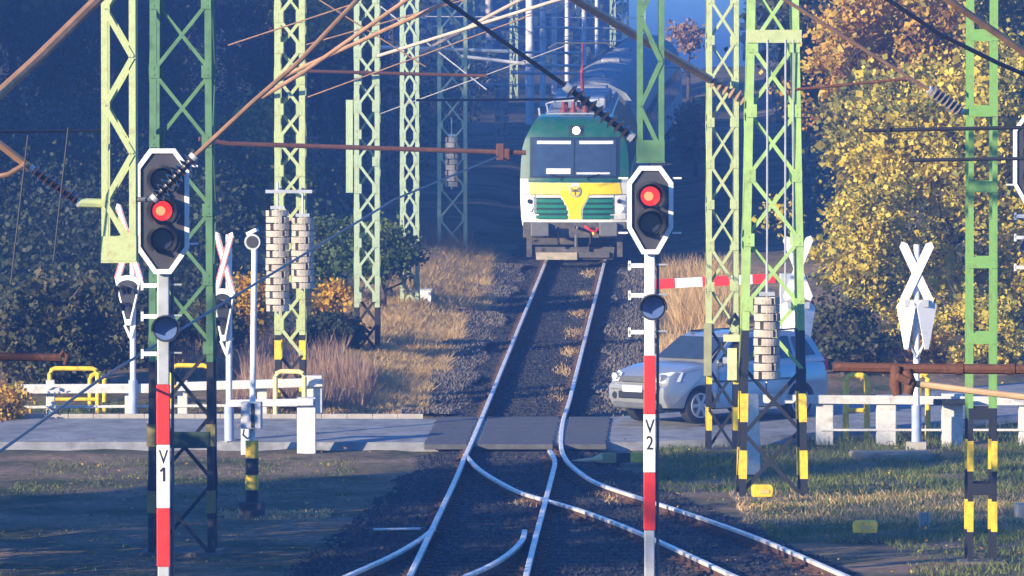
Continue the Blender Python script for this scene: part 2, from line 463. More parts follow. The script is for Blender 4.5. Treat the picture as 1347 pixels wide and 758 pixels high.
rb = [G(*q) for q in [(690, 697), (689, 705), (682, 716), (664, 731), (640, 745), (605, 760)]]
dv = (rb[-1] - rb[-2]).normalized()
rail(smooth_line(catmull(rb + [rb[-1] + dv * 5]), 3), -0.004)
def rail_span(y):
    xs = []
    for pl in RAILS:
        for p, q in zip(pl, pl[1:]):
            if min(p.y, q.y) <= y <= max(p.y, q.y):
                xs.append(p.x); break
    return min(xs), max(xs)
k = 0
fast = MB()
for y in np.arange(60, 150, 0.62):
    a, b = rail_span(y)
    a = max(a, xc(y) - 2.6); b = min(b, xc(y) + 5.2)
    unit_bar('sleeper', M_sleeper, (a - 0.5 - 0.05 * random.random(), y, g(y) - 0.212), (b + 0.5 + 0.05 * random.random(), y + random.uniform(-.03, .03), g(y) - 0.212), 0.15, 0.24, track, up=(0, 1, 0))
    for pl in RAILS:                                  # a plate and two clips under every rail
        for p, q in zip(pl, pl[1:]):
            if min(p.y, q.y) <= y <= max(p.y, q.y) and abs(q.y - p.y) > 1e-4:
                x = p.x + (q.x - p.x) * (y - p.y) / (q.y - p.y)
                fast.box((x, y, g(y) - 0.122), (0.36, 0.15, 0.02))
                for e in (-0.105, 0.105): fast.box((x + e, y, g(y) - 0.105), (0.05, 0.06, 0.05))
                break
    k += 1
tag(fast.build('rail_fastenings', M_railweb, track), kind='stuff')

# ---- road over the crossing
def build_road():
    path = [(-60, 101), (-14, 101.0), (-1.4, 100.9), (0.0, 100.85), (1.6, 100.95), (3.0, 101.6), (5.0, 103.2), (9.0, 106.7), (16, 113), (60, 150)]
    pl = catmull([(x, y, 0) for x, y in path], 0.7)
    mb = MB(); n = 9
    for i, p in enumerate(pl):
        d = (pl[min(i + 1, len(pl) - 1)] - pl[max(i - 1, 0)]).normalized(); s = Vector((-d.y, d.x, 0))
        for k in range(n):
            q = p + s * (2.25 * (k / (n - 1) * 2 - 1)); z = g(q.y) - (0.035 if 0 < k < n - 1 else 0.045)
            mb.v.append((q.x, q.y, z))
        for k in (0, n - 1):
            q = p + s * (2.35 * (k / (n - 1) * 2 - 1)); mb.v.append((q.x, q.y, g(q.y) - 0.22))
    m = n + 2
    for i in range(len(pl) - 1):
        a, b = i * m, (i + 1) * m
        for k in range(n - 1): mb.f.append((a + k, b + k, b + k + 1, a + k + 1))
        mb.f.append((a + n, b + n, b, a)); mb.f.append((a + n - 1, b + n - 1, b + n + 1, a + n + 1))
    o = mb.build('road', mat('worn asphalt', (0.25, 0.255, 0.265), 0.8, var=0.28, scale=2.5, dirt=((0.11, 0.11, 0.115), 0.5, 2.6), bump=0.25), smooth=True); tag(o, kind='structure')
    e = MB()                                          # pale concrete edge strip along the far side of the road
    for i in range(22): e.box((-11.5 + i * 0.46, 103.42, g(103.42) - 0.03), (0.455, 0.13, 0.1))
    o = e.build('kerb', M_concrete, bevel=0.008); tag(o, kind='structure')
    yj = 97.95
    cm = mat('crossing panel rubber concrete', (0.085, 0.085, 0.09), 0.8, dirt=((0.17, 0.16, 0.15), 0.3, 4), bump=0.2)
    while yj < 103.1:                                 # panels between and beside the rails
        for off, w in ((0, 1.30), (-1.2, 0.74), (1.2, 0.74)):
            c = xc(yj + 0.44) + off
            if off == 0 or True:
                p = MB().box((0, 0, 0), (w, 0.86, 0.09), Matrix.Rotation(math.atan(0.041), 3, 'X')).build('crossing_panel', cm, track, loc=(c, yj + 0.44, g(yj + 0.44) - 0.058), bevel=0.012)
        yj += 0.88
build_road()

# ================================================================= MASTS
BLK = M_black
def lattice(label, pos, w, h, m, panels, pat='z', leg=0.085, brace=0.045, wtop=None, bands=0, band0=0.25, bandh=0.5, group='lattice catenary masts', rz=0.0, z0=0.0, depth=None, legs_dark=0.0, name='lattice_mast', cat='mast'):
    t = thing(name, label, cat, pos, rz, group)
    wt = wtop or w; dp = depth or w
    def half(z): return (w + (wt - w) * z / h) / 2
    def dpt(z): return half(z) * dp / w
    for sx in (-1, 1):
        for sy in (-1, 1):
            a = (sx * half(z0), sy * dpt(z0), z0); b = (sx * half(h), sy * dpt(h), h)
            if legs_dark > 0:
                c = (sx * half(legs_dark), sy * dpt(legs_dark), legs_dark)
                l = unit_bar('leg', m, c, b, leg, leg, t); unit_bar('black_shade_foot', BLK, a, c, leg, leg, t)  # black paint between bands, carried up to the shadow line to stand for shade
            else: unit_bar('leg', m, a, b, leg, leg, t)
            for k in range(bands):
                zb = band0 + k * bandh * 2
                p = (sx * half(zb), sy * dpt(zb), zb); q = (sx * half(zb + bandh), sy * dpt(zb + bandh), zb + bandh)
                unit_bar('yellow_band', M_yellow, p, q, leg + 0.012, leg + 0.012, t)
    zz = [z0 + (h - z0) * i / panels for i in range(panels + 1)]
    start = 0.5
    for i in range(panels):
        a, b = zz[i], zz[i + 1]
        mm = BLK if a < legs_dark * 0.75 else m  # low braces blackened alike for the shade
        for sy in (-1, 1):
            ya, yb = sy * dpt(a) * 1.0, sy * dpt(b) * 1.0
            ya += sy * (leg / 2 + 0.006); yb += sy * (leg / 2 + 0.006)
            if pat == 'plate':
                unit_bar('batten_plate', mm, (-half(b) - leg / 2, yb, b - 0.02), (half(b) + leg / 2, yb, b - 0.02), 0.15, 0.014, t, up=(0, 1, 0))
            elif pat == 'z':
                s = 1 if (i + (sy > 0)) % 2 else -1
                unit_bar('brace', mm, (-s * half(a), ya, a), (s * half(b), yb, b), brace, 0.012, t)
            elif pat == 'x':
                unit_bar('brace', mm, (-half(a), ya, a), (half(b), yb, b), brace, 0.012, t)
                unit_bar('brace', mm, (half(a), ya + sy * 0.014, a), (-half(b), yb + sy * 0.014, b), brace, 0.012, t)
        if pat != 'plate':
            for sx in (-1, 1):
                s = 1 if (i + (sx > 0)) % 2 else -1
                unit_bar('brace', mm, (sx * (half(a) + leg / 2 + 0.006), -s * dpt(a), a), (sx * (half(b) + leg / 2 + 0.006), s * dpt(b), b), 0.012, brace, t, up=(0, 1, 0))
    if pat != 'plate':                                # riveted gusset plates where the braces meet the legs
        gm = MB()
        for a in [q for q in zz[1:-1] if q > legs_dark + 0.1]:
            for sx in (-1, 1):
                for sy in (-1, 1):
                    gm.box((sx * (half(a) - leg * 0.25), sy * (dpt(a) + leg / 2 + 0.018), a), (leg * 1.5, 0.01, leg * 1.9))
                    for dz in (-leg * 0.5, leg * 0.5): gm.box((sx * (half(a) - leg * 0.1), sy * (dpt(a) + leg / 2 + 0.026), a + dz), (0.022, 0.012, 0.022))
        tag(gm.build('gusset_plates', m, t), kind='stuff')
    if z0 == 0:
        MB().box((0, 0, -0.10), (w + 0.3, dp + 0.3, 0.26)).build('footing', mat('earthy concrete', (0.12, 0.11, 0.095), 0.9, var=0.3, bump=0.4), t, bevel=0.02)
    MB().box((0, 0, h + 0.02), (wt + leg + 0.06, wt * dp / w + leg + 0.06, 0.04)).build('cap_plate', m, t)
    return t
def X(px, Z): return (px - CX) * Z / F
def base(px, Z): return Vector((X(px, Z), Z, hill(X(px, Z), Z)))

mast_B = lattice('dark green lattice mast behind the signal marked V 1, feet banded yellow and black', base(240, 77.2), 0.80, 9.3, M_dkgreen, 10, 'z', leg=0.09, brace=0.05, legs_dark=2.6, wtop=0.72)
for sx in (-1, 1):
    for zb in (0.55, 1.45): MB().box((sx * 0.4, -0.4, zb + 0.16), (0.122, 0.122, 0.30)).build('shade_dull_band', mat('shade dulled yellow paint', (0.22, 0.19, 0.06), 0.7), mast_B)  # yellow bands dulled to olive, the foot's shade put into the colour
MB().box((0.05, -0.47, 1.55), (0.66, 0.02, 0.22)).build('plate', mat('very dark green paint', (0.02, 0.05, 0.03), 0.6), mast_B)
mast_C = lattice('lime green lattice mast carrying two long stacks of concrete weights', base(382, 105), 0.45, 9.6, M_lime, 17, 'z', leg=0.11, brace=0.06, bands=2, band0=0.35, bandh=0.35, legs_dark=1.5)
MB().box((0, -0.34, 8.17), (0.72, 0.06, 0.24)).box((0, 0.34, 8.17), (0.72, 0.06, 0.24)).build('cross_arm', M_lime, mast_C)
mast_D = lattice('mint green lattice mast between the weight stacks and the narrow cross braced mast', base(483, 117), 0.42, 10, M_mint, 18, 'z', leg=0.10, brace=0.055, bands=0, legs_dark=0.9)
MB().box((0, -0.29, 7.9), (0.95, 0.05, 0.1)).build('cross_arm', M_mint, mast_D)
MB().box((-0.36, -0.1, 4.2), (0.14, 0.12, 1.9)).build('cable_duct', M_mint, mast_D)
mast_E = lattice('narrow pale green mast with close crossed braces standing in the dry grass bank', base(539, 129.8), 0.34, 10.5, M_mint, 19, 'x', leg=0.085, brace=0.05)
MB().box((0.3, -0.25, 8.5), (0.9, 0.05, 0.08)).build('cross_arm', M_mint, mast_E)
mast_F = lattice('wider pale green lattice mast nearest to the locomotive on its left side', base(595, 150), 0.68, 11.5, M_mint, 14, 'z', leg=0.09, brace=0.05)
mast_H = lattice('slim lime green lattice mast standing in front of the silver car', base(950, 98.5), 0.46, 9.2, M_lime, 13, 'z', leg=0.085, brace=0.05, bands=2, band0=0.35, bandh=0.4, legs_dark=1.9)
MB().box((-0.26, -0.35, 1.75), (0.13, 0.12, 0.9)).build('equipment_box', mat('dull olive paint', (0.30, 0.30, 0.16), 0.6), mast_H)
MB().box((0.16, -0.36, 1.5), (0.16, 0.14, 0.55)).box((0.16, -0.38, 1.95), (0.3, 0.1, 0.12)).build('equipment_box', mat('pale yellow green paint', (0.62, 0.62, 0.30), 0.6), mast_H)
MB().tube([(0.1, -0.36, 2.2), (0.2, -0.42, 2.35), (0.33, -0.4, 2.15), (0.3, -0.38, 1.7)], 0.05, 8).build('cable_loop', M_cable, mast_H, smooth=True)
mast_I = lattice('broad light green mast with a crossbeam, standing right of the slim mast', base(1016, 88.7), 0.96, 9.0, mat('light green mast paint', (0.33, 0.50, 0.16), 0.5, dirt=((0.2, 0.24, 0.1), 0.25, 5)), 9, 'z', leg=0.105, brace=0.06, wtop=0.62, bands=2, band0=0.30, bandh=0.44, legs_dark=2.6)
MB().box((0, -0.42, 7.15), (0.86, 0.06, 0.2)).build('cross_arm', M_lime, mast_I)
MB().tube([(0.18, -0.45, 7.1), (0.18, -0.45, 3.3)], 0.016, 6).tube([(-0.10, -0.45, 7.1), (-0.10, -0.45, 2.6)], 0.016, 6).tube([(0.30, -0.45, 7.1), (0.30, -0.45, 3.6)], 0.012, 6).build('tension_cable', M_grey, mast_I, smooth=True)
mast_J = lattice('bright green ladder like mast of flat batten plates in front of the golden tree', base(1291, 75.5), 0.315, 9.0, M_green, 9, 'plate', leg=0.065, bands=2, band0=0.42, bandh=0.40, legs_dark=1.9, depth=0.5)
# ---- portal beams (above the frame) and the drop posts hanging from them
def portal(label, Z, xa, xb, zb, m):
    t = thing('portal_beam', label, 'portal beam', ((xa + xb) / 2, Z, zb), 0, 'portal beams')
    L = xb - xa
    for sy in (-.3, .3):
        for sz in (-.3, .3): unit_bar('chord', m, (-L / 2, sy, sz), (L / 2, sy, sz), 0.1, 0.1, t)
    n = int(L / 0.7)
    for i in range(n):
        a, b = -L / 2 + L * i / n, -L / 2 + L * (i + 1) / n; s = 0.28 if i % 2 else -0.28
        for sy in (-.36, .36): unit_bar('brace', m, (a, sy, s), (b, sy, -s), 0.06, 0.012, t)
    return t
def drop_post(label, px, Z, w, zbot, ztop, m, npan):
    t = thing('drop_post', label, 'drop post', (X(px, Z), Z, 0), 0, 'posts hanging from the portal beams')
    for sx in (-1, 1):
        for sy in (-1, 1): unit_bar('leg', m, (sx * w / 2, sy * w / 2, zbot), (sx * w / 2, sy * w / 2, ztop), 0.075, 0.075, t)
    zz = [zbot + 0.12 + (ztop - zbot - 0.12) * i / npan for i in range(npan + 1)]
    for i in range(npan):
        s = 1 if i % 2 else -1
        for sy in (-1, 1): unit_bar('brace', m, (-s * w / 2, sy * (w / 2 + 0.045), zz[i]), (s * w / 2, sy * (w / 2 + 0.045), zz[i + 1]), 0.06, 0.012, t)
    for sy in (-1, 1): MB().box((0, sy * (w / 2 + 0.05), zbot + 0.14), (w + 0.085, 0.014, 0.28)).build('end_plate', m, t)
    MB().box((0, 0, zbot - 0.01), (w + 0.1, w + 0.1, 0.03)).build('bottom_plate', m, t)
    return t
PB1 = portal('green lattice beam high over the tracks in front of the signals', 65, -8.5, 8.5, 8.9, M_lime)
PB2 = portal('green lattice beam spanning between the dark green mast and the batten plate mast', 76.6, -5.2, 7.0, 9.2, M_green)
for px_, dd in ((-8.2, 0), (8.2, 0)):
    lattice('lime green mast carrying an end of the beam over the signals, %s of the tracks' % ('left' if px_ < 0 else 'right'), Vector((px_, 65, hill(px_, 65))), 0.6, 8.75, M_lime, 11, 'z', leg=0.1)
drop_A = drop_post('yellow green lattice post hanging from above left of the signal marked V 1', 157.5, 65, 0.315, 4.10, 8.6, M_lime, 8)
drop_G = drop_post('dark green lattice post hanging above the octagonal head of the signal marked V 2', 855.5, 76.5, 0.285, 5.15, 8.9, M_dkgreen, 6)

# ---- tension weights
def weight_stack(label, px, Z, ytop, ybot, wpx, n, group='stacks of concrete tension weights', tilt=0.0):
    s = Z / F; p = P(px, ytop, Z); hgt = (ybot - ytop) * s; r = wpx * s / 2
    t = thing('tension_weight', label, 'tension weight', (p.x, p.y, p.z - hgt), 0, group)
    dh = hgt / n
    poly = []
    for k in range(25):                               # a disc with a slot for the rod
        a = 0.16 + (2 * math.pi - 0.32) * k / 24
        poly.append((r * math.cos(a), r * math.sin(a)))
    poly += [(r * 0.1, -r * 0.14), (r * 0.1, r * 0.14)]
    me = MB().prism(poly, -dh * 0.43, dh * 0.43, 'z').mesh('weight_block', M_weight)
    for i in range(n):
        inst('weight_block', me, t, (random.uniform(-.008, .008), 0, dh * (i + 0.5)), (random.uniform(-.03, .03), 0, R(-90 + (32 if i % 2 else -32) + random.uniform(-7, 7))), (1 + random.uniform(-.03, .03),) * 2 + (1,))
    MB().tube([(0, 0, -0.06), (0, 0, hgt + 0.5)], 0.02, 8).build('rod', M_grey, t)
    MB().box((0, 0, hgt + 0.04), (r * 1.2, r * 0.5, 0.06)).build('hanger', M_grey, t)
    return t
weight_stack('longer stack of pale concrete weights, left one of the pair on the lime green mast', 365, 103.9, 276, 410, 31, 15)
weight_stack('shorter stack of pale concrete weights, right one of the pair on the lime green mast', 398, 103.9, 286, 380, 30, 11)
weight_stack('tan stack of concrete weights hanging on the broad mast in front of the car', 1009, 87.6, 390, 499, 34, 10)
weight_stack('small pale stack of weights high on the mast near the locomotive', 594, 148.4, 180, 246, 17, 9)
weight_stack('grey stack of weights hung beside a far white pole left of the train', 660, 205, 118, 195, 18, 9)
w = thing('weight_yoke', 'grey steel yoke above the pair of weight stacks on the lime green mast', 'bracket', P(380, 252, 103.9))
MB().box((0, 0, 0), (0.85, 0.07, 0.06)).build('beam', M_grey, w); MB().box((-0.2, 0.6, 0.03), (0.05, 1.1, 0.05)).box((0.2, 0.6, 0.03), (0.05, 1.1, 0.05)).build('arm', M_grey, w)
for dx in (-0.21, 0.25): MB().tube([(dx, 0, 0), (dx, 0, -0.30)], 0.02, 6).build('hook', M_grey, w)
for i, (px, pb, w_) in enumerate(((643, 122, 9), (697, 166, 11), (714, 142, 8), (729, 126, 7), (746, 108, 6), (768, 90, 6), (785, 78, 5))):
    Z = 71962 / (pb + 149.5); h = 12.0
    t = thing('concrete_pole', ['pale slender pole standing alone left of the row of far white poles', 'stoutest far white pole just left of the locomotive roof', 'second far white pole behind the stoutest pole by the train', 'third far white pole from the left above the locomotive', 'fourth far white pole above the locomotive roof', 'thin far white pole behind the red pantograph', 'thinnest and farthest white pole above the carriage roof'][i], 'pole', (X(px, Z), Z, hill(X(px, Z), Z)), 0, 'white catenary poles along the far line')
    r = w_ * Z / F / 2
    MB().tube([(0, 0, 0), (0, 0, h)], [r * 1.05, r * 0.9], 10).build('shaft', mat('white limed concrete', (0.72, 0.70, 0.68), 0.85, dirt=((0.4, 0.38, 0.35), 0.3, 3)) if i else mat('rusty pale pole', (0.60, 0.52, 0.46), 0.8), t, smooth=True)
    MB().tube([(-0.1, 0, h - 2.6 - i * 0.3), (2.9, 0, h - 2.2 - i * 0.3)], 0.04, 6).tube([(0, 0, h - 1.2 - i * 0.3), (2.6, 0, h - 2.2 - i * 0.3)], 0.035, 6).build('cantilever', M_grey, t)
    for k in range(5): MB().tube([(0, 0, 2 + k * 1.6), (0, 0, 2.12 + k * 1.6)], r * 1.12, 10).build('strap', M_grey, t)
# ================================================================= SIGNALS
def octo(hw, hb, ht, h, tb, tt):
    """elongated octagon: half width, half bottom edge, half top edge, height, bottom and top taper; z from 0"""
    return [(-hb, 0), (hb, 0), (hw, tb), (hw, h - tt), (ht, h), (-ht, h), (-hw, h - tt), (-hw, tb)]
def inset(poly, d):
    cx = sum(p[0] for p in poly) / len(poly); cz = sum(p[1] for p in poly) / len(poly)
    out = []; n = len(poly)
    for i in range(n):
        a, b, c = poly[i - 1], poly[i], poly[(i + 1) % n]
        e1 = Vector((b[0] - a[0], b[1] - a[1])).normalized(); e2 = Vector((c[0] - b[0], c[1] - b[1])).normalized()
        n1 = Vector((-e1.y, e1.x)); n2 = Vector((-e2.y, e2.x)); m = (n1 + n2).normalized()
        k = d / max(0.3, m.dot(n1))
        out.append((b[0] + m.x * k, b[1] + m.y * k))
    return out
def hood(mb, r, length, x=0, y=0, z=0, a0=-35, a1=215, th=0.012):
    """a visor: part of a tube sticking out towards -y"""
    n = 18; o = len(mb.v)
    for i in range(n + 1):
        a = R(a0 + (a1 - a0) * i / n); L = length * (0.55 + 0.45 * max(0, math.sin(a)))
        for rr in (r, r + th):
            mb.v.append((x + rr * math.cos(a), y, z + rr * math.sin(a))); mb.v.append((x + rr * math.cos(a), y - L, z + rr * math.sin(a)))
    for i in range(n):
        a, b = o + i * 4, o + i * 4 + 4
        mb.f += [(a, b, b + 1, a + 1), (a + 2, a + 3, b + 3, b + 2), (a + 1, b + 1, b + 3, a + 3)]
    mb.f += [(o, o + 1, o + 3, o + 2), (o + n * 4, o + n * 4 + 2, o + n * 4 + 3, o + n * 4 + 1)]
    return mb
def disc(mb, r, x, y, z, n=20, th=0.02):
    return mb.prism([(x + r * math.cos(2 * math.pi * k / n), z + r * math.sin(2 * math.pi * k / n)) for k in range(n)], y, y - th, 'y')
def signal(label, text, px, Z, shape, zhead, lenses, red_i, bands, pole_top_mat, lamp_z, lamp_dx, pole_w=0.15, dx=0.0, lower_glass=None):
    """heads face -y.  shape = octagon numbers, lenses = heights above the head's foot, bands = [(material, z0, z1)]"""
    x = X(px, Z); z0 = hill(x, Z)
    t = thing('railway_signal', label, 'signal', (x, Z, z0), R(1.0), 'light signals between the tracks')
    def zz(a): return a - z0
    MB().box((0, 0, zz(bands[-1][1]) / 2 - 0.05), (pole_w - 0.02, pole_w - 0.02, zz(bands[-1][1]) + 0.1)).build('pole', M_grey, t, bevel=0.01)
    MB().box((0, 0, 0.05), (0.45, 0.45, 0.3)).build('footing', M_concrete, t, bevel=0.02)
    for m, a, b in bands:
        MB().box((0, 0, zz((a + b) / 2)), (pole_w, pole_w, b - a - 0.004)).build('painted_band', m, t, bevel=0.008)
        if m is M_white and text:
            for k, ch in enumerate(text):
                if ch == '1':                         # a one with its flag
                    q = Vector((0, -pole_w / 2 - 0.002, zz(b) - 0.15 - k * 0.20))
                    MB().box(q + Vector((0.008, 0, 0)), (0.026, 0.006, 0.165)).bar(q + Vector((0.008, -0.001, 0.078)), q + Vector((-0.036, -0.001, 0.036)), 0.004, 0.024).build('letter', M_black, t)
                    continue
                me = text_mesh(ch, 0.235, 'letter', M_black)
                inst('letter', me, t, (0, -pole_w / 2 - 0.002, zz(b) - 0.15 - k * 0.20), (R(90), 0, 0), (0.78, 1.0, 1))
    top = zz(zhead)
    zb = zz(bands[0][2])
    MB().box((0, 0, (zb + top + 0.6) / 2), (pole_w - 0.02, pole_w - 0.02, top + 0.6 - zb)).build('pole_top', pole_top_mat, t, bevel=0.01)
    MB().tube([(pole_w / 2 + 0.03, 0.03, 0.1), (pole_w / 2 + 0.03, 0.03, top)], 0.018, 6).build('cable_conduit', M_dkgrey, t)
    for zs in (top - 0.14, zz(lamp_z) + 0.14, zz(lamp_z) - 0.30):
        MB().box((-pole_w / 2 - 0.09, 0, zs), (0.18, 0.06, 0.05)).box((-pole_w / 2 - 0.17, 0, zs), (0.03, 0.06, 0.11)).build('step', M_white, t)
        MB().tube([(pole_w / 2, 0, zs + 0.01), (pole_w / 2 + 0.14, 0, zs + 0.01)], 0.012, 6).build('peg', M_grey, t)
    pol = octo(*shape); yo = -0.16
    head = MB().prism([(p[0], p[1] + top) for p in inset(pol, 0.02)], yo + 0.02, yo + 0.12, 'y').build('head', mat('black signal board', (0.05, 0.048, 0.058), 0.45), t)
    ins = inset(pol, 0.055)
    MB().ring([(p[0], p[1] + top) for p in pol], [(p[0], p[1] + top) for p in ins], yo - 0.012, yo + 0.03).build('white_border', M_white, head)
    for i, lz in enumerate(lenses):
        on = i == red_i
        r = 0.115
        disc(MB(), r + 0.03, 0, yo + 0.02, top + lz, 24, 0.05).build('lens_ring', M_black, head)
        ln = disc(MB(), r, dx, yo - 0.032, top + lz, 24, 0.012).build('lens', M_lensred if on else M_lens, head)
        hood(MB(), r + 0.035, 0.30, 0, yo - 0.03, top + lz, -50, 230, 0.028).build('visor', mat('dark visor', (0.03, 0.03, 0.033), 0.4), head, smooth=True)
    if red_i is not None:
        disc(MB(), 0.055, -0.02, yo - 0.045, top + lenses[red_i], 16, 0.01).build('lit_lamp', M_lampred, head)
    for sx in (-1, 1):
        for q in (0.24, 0.86):
            MB().tube([(sx * (shape[0] - 0.01), yo + 0.05, top + shape[3] * q), (sx * (shape[0] + 0.10), yo + 0.05, top + shape[3] * q)], 0.013, 6).build('bracket_pin', M_white, head)
    lz = zz(lamp_z)
    lb = MB(); lb.tube([(lamp_dx, 0.02, lz), (lamp_dx, -0.24, lz)], [0.11, 0.155], 20)
    lo = lb.build('lower_lamp', mat('dark lamp casing', (0.035, 0.036, 0.042), 0.35), t, smooth=True)
    disc(MB(), 0.13, lamp_dx, -0.243, lz, 24, 0.01).build('lens', lower_glass or M_blue_lens, lo)
    hood(MB(), 0.155, 0.26, lamp_dx, -0.24, lz, -10, 190).build('visor', mat('dark visor', (0.03, 0.03, 0.033), 0.4), lo, smooth=True)
    return t
def zat(py, Z): return HC - (py - YH) * Z / F
Z1 = 67
signal('tall signal post marked V 1 with three lamp spaces and red light', 'V1', 214.5, Z1, (0.313, 0.10, 0.15, 1.47, 0.30, 0.22), zat(360, Z1), [0.40, 0.74, 1.10], 1,
       [(M_red, zat(585, Z1), zat(506, Z1)), (M_white, zat(669, Z1), zat(585, Z1)), (M_red, zat(746, Z1), zat(669, Z1))], M_grey, zat(432, Z1), 0.04, 0.155)
Z2 = 68
signal('signal post marked V 2 with shorter octagonal head and red light', 'V2', 854.5, Z2, (0.275, 0.10, 0.13, 1.05, 0.31, 0.20), zat(334, Z2), [0.37, 0.69], 1,
       [(M_red, zat(545, Z2), zat(468, Z2)), (M_white, zat(622, Z2), zat(545, Z2)), (M_red, zat(698, Z2), zat(622, Z2))], M_white, zat(404, Z2), 0.03, 0.14)
Z3 = 84
signal('signal cut off by the edge beyond the batten plate mast, only its white rim showing', None, 1357, Z3, (0.29, 0.10, 0.13, 1.35, 0.33, 0.22), zat(272, Z3), [0.45, 0.80, 1.08], None,
       [(M_red, zat(450, Z3), zat(385, Z3)), (M_white, zat(520, Z3), zat(450, Z3)), (M_red, zat(590, Z3), zat(520, Z3))], M_white, zat(325, Z3), -0.04, 0.14)

# ================================================================= ROAD CROSSING SIGNS
def shield_poly(w, h):
    p = []
    for a in range(20, 161, 20): p.append((w / 2 * math.cos(R(a)) * 1.06, h * 0.26 + 0.17 * math.sin(R(a))))
    p += [(-w * 0.10, -h * 0.55), (w * 0.10, -h * 0.55)]
    return p
def crossing_light(label, px, Z, ytop, ycross, ybotcross, ylamp, yaw, back=False, half=0.30, foot=None, group='level crossing lights with white crosses'):
    x = X(px, Z); z0 = hill(x, Z)
    t = thing('crossing_light', label, 'crossing light', (x, Z, z0), yaw, group)
    zt, zb, zl = zat(ytop, Z) - z0, zat(ybotcross, Z) - z0, zat(ylamp, Z) - z0
    MB().tube([(0, 0.05, 0), (0, 0.05, zt - 0.05)], 0.055, 12).build('pole', M_white, t, smooth=True)
    MB().tube([(0, 0.05, 0), (0, 0.05, 0.75)], 0.085, 12).build('pole_sleeve', mat('pale grey blue paint', (0.35, 0.42, 0.55), 0.6), t, smooth=True)
    MB().box((0, 0.05, 0.02), (0.35, 0.35, 0.2)).build('footing', M_concrete, t)
    sy = -0.03
    for i, s in enumerate((-1, 1)):
        a, b = Vector((-s * half, sy - 0.03 * i, zb)), Vector((s * half, sy - 0.03 * i, zt))
        arm = MB(); d = (b - a).normalized(); u = Vector((d.z, 0, -d.x)); w_ = 0.075
        pl = [a + d * 0.07 - u * w_, a, a + d * 0.07 + u * w_, b - d * 0.07 + u * w_, b, b - d * 0.07 - u * w_]
        arm.prism([(p.x, p.z) for p in pl], sy - 0.03 * i, sy - 0.03 * i - 0.018, 'y')
        o = arm.build('cross_arm', M_white, t)
        if not back:
            for e in (-1, 1):
                q = [p + u * e * 0.0 for p in pl]
                MB().bar(a + d * 0.07 + u * e * (w_ - 0.014) + Vector((0, -0.022, 0)), b - d * 0.07 + u * e * (w_ - 0.014) + Vector((0, -0.022, 0)), 0.006, 0.024).build('red_edge', mat('faded red edging', (0.62, 0.16, 0.15), 0.5), o)
    sp = shield_poly(0.62, 0.85); zc = zl
    if back:
        for sx in (-1, 1):
            rot = Matrix.Rotation(sx * R(38), 4, 'Z')
            m = MB().prism([(p[0] * 0.62, p[1] + zc) for p in sp], -0.02, 0.0, 'y')
            o = m.build('lamp_shield', M_white, t); o.location = (sx * 0.17, -0.06, 0); o.rotation_euler = (0, 0, sx * R(30))
        for sx in (-1, 1): MB().tube([(0, -0.02, zc - 0.62), (sx * 0.12, -0.02, zc - 0.40), (sx * 0.2, -0.02, zc + 0.22)], 0.025, 8).build('bracket', M_grey, t, smooth=True)
        MB().box((0, -0.05, zc + 0.33), (0.42, 0.14, 0.12)).build('junction_box', M_grey, t)
    else:
        o = MB().prism([(p[0] * 0.9, p[1] + zc) for p in sp], -0.04, -0.06, 'y').build('lamp_shield', M_black, t)
        MB().ring([(p[0], p[1] * 1.06 + zc) for p in sp], [(p[0] * 0.84, p[1] * 0.84 + zc) for p in sp], -0.055, -0.085).build('white_border', M_white, o)
        for lx, lz in ((-0.15, 0.13), (0.15, 0.13), (0, -0.18)):
            disc(MB(), 0.085, lx, -0.062, zc + lz, 16, 0.02).build('lens', M_lens, o)
            hood(MB(), 0.09, 0.2, lx, -0.062, zc + lz).build('visor', mat('dark visor', (0.03, 0.03, 0.033), 0.4), o, smooth=True)
        for sx in (-1, 1): MB().tube([(0, 0.0, zc - 0.75), (sx * 0.13, -0.03, zc - 0.5)], 0.025, 8).build('bracket', M_white, t, smooth=True)
    return t
crossing_light('white cross with lamp shield under the yellow green hanging post', 172, 103.9, 268, 350, 372, 392, R(-40), half=0.30)
crossing_light('white cross seen nearly edge on, between the dark green mast and the loudspeaker pole', 298, 98.9, 305, 350, 391, 411, R(-50), half=0.26)
crossing_light('white cross seen from behind standing beside the rear of the silver car', 1049, 106.5, 310, 352, 396, 425, R(8), back=True, half=0.24)
crossing_light('white cross seen from behind in front of the golden tree, two white lamp backs', 1206, 98.7, 318, 362, 402, 424, R(-6), back=True, half=0.26)

# ---- loudspeaker pole
Zp = 84.0; xp = X(331, Zp); zp = hill(xp, Zp)
t = thing('loudspeaker_pole', 'slim white pole with a loudspeaker on top, grey box and black and yellow banded foot', 'pole', (xp, Zp, zp), R(-8))
def zr(py): return zat(py, Zp) - zp
MB().tube([(0, 0, zr(595)), (0.045, 0, zr(312))], 0.045, 12).build('pole', M_white, t, smooth=True)
for a, b, m in ((665, 645, M_black), (645, 610 + 15, M_yellow), (625, 603, M_black), (603, 580, M_yellow)):
    MB().tube([(0, 0, zr(a)), (0, 0, zr(b))], 0.098, 14).build('painted_band', m, t, smooth=True)
MB().box((0, 0, 0.05), (0.34, 0.34, 0.36)).build('footing', mat('dark footing', (0.05, 0.05, 0.055), 0.8), t, bevel=0.02)
bx = MB().box((0.02, -0.12, zr(546)), (0.30, 0.16, 0.40)).build('switch_box', mat('light grey enamel', (0.55, 0.56, 0.58), 0.5), t, bevel=0.012)
MB().box((0.05, -0.205, zr(546)), (0.05, 0.012, 0.36)).build('dark_strip', M_black, bx)
MB().tube([(-0.1, -0.1, zr(565)), (-0.11, -0.12, zr(572)), (-0.05, -0.1, zr(577)), (0, -0.05, zr(574))], 0.016, 8).build('cable_loop', M_grey, t, smooth=True)
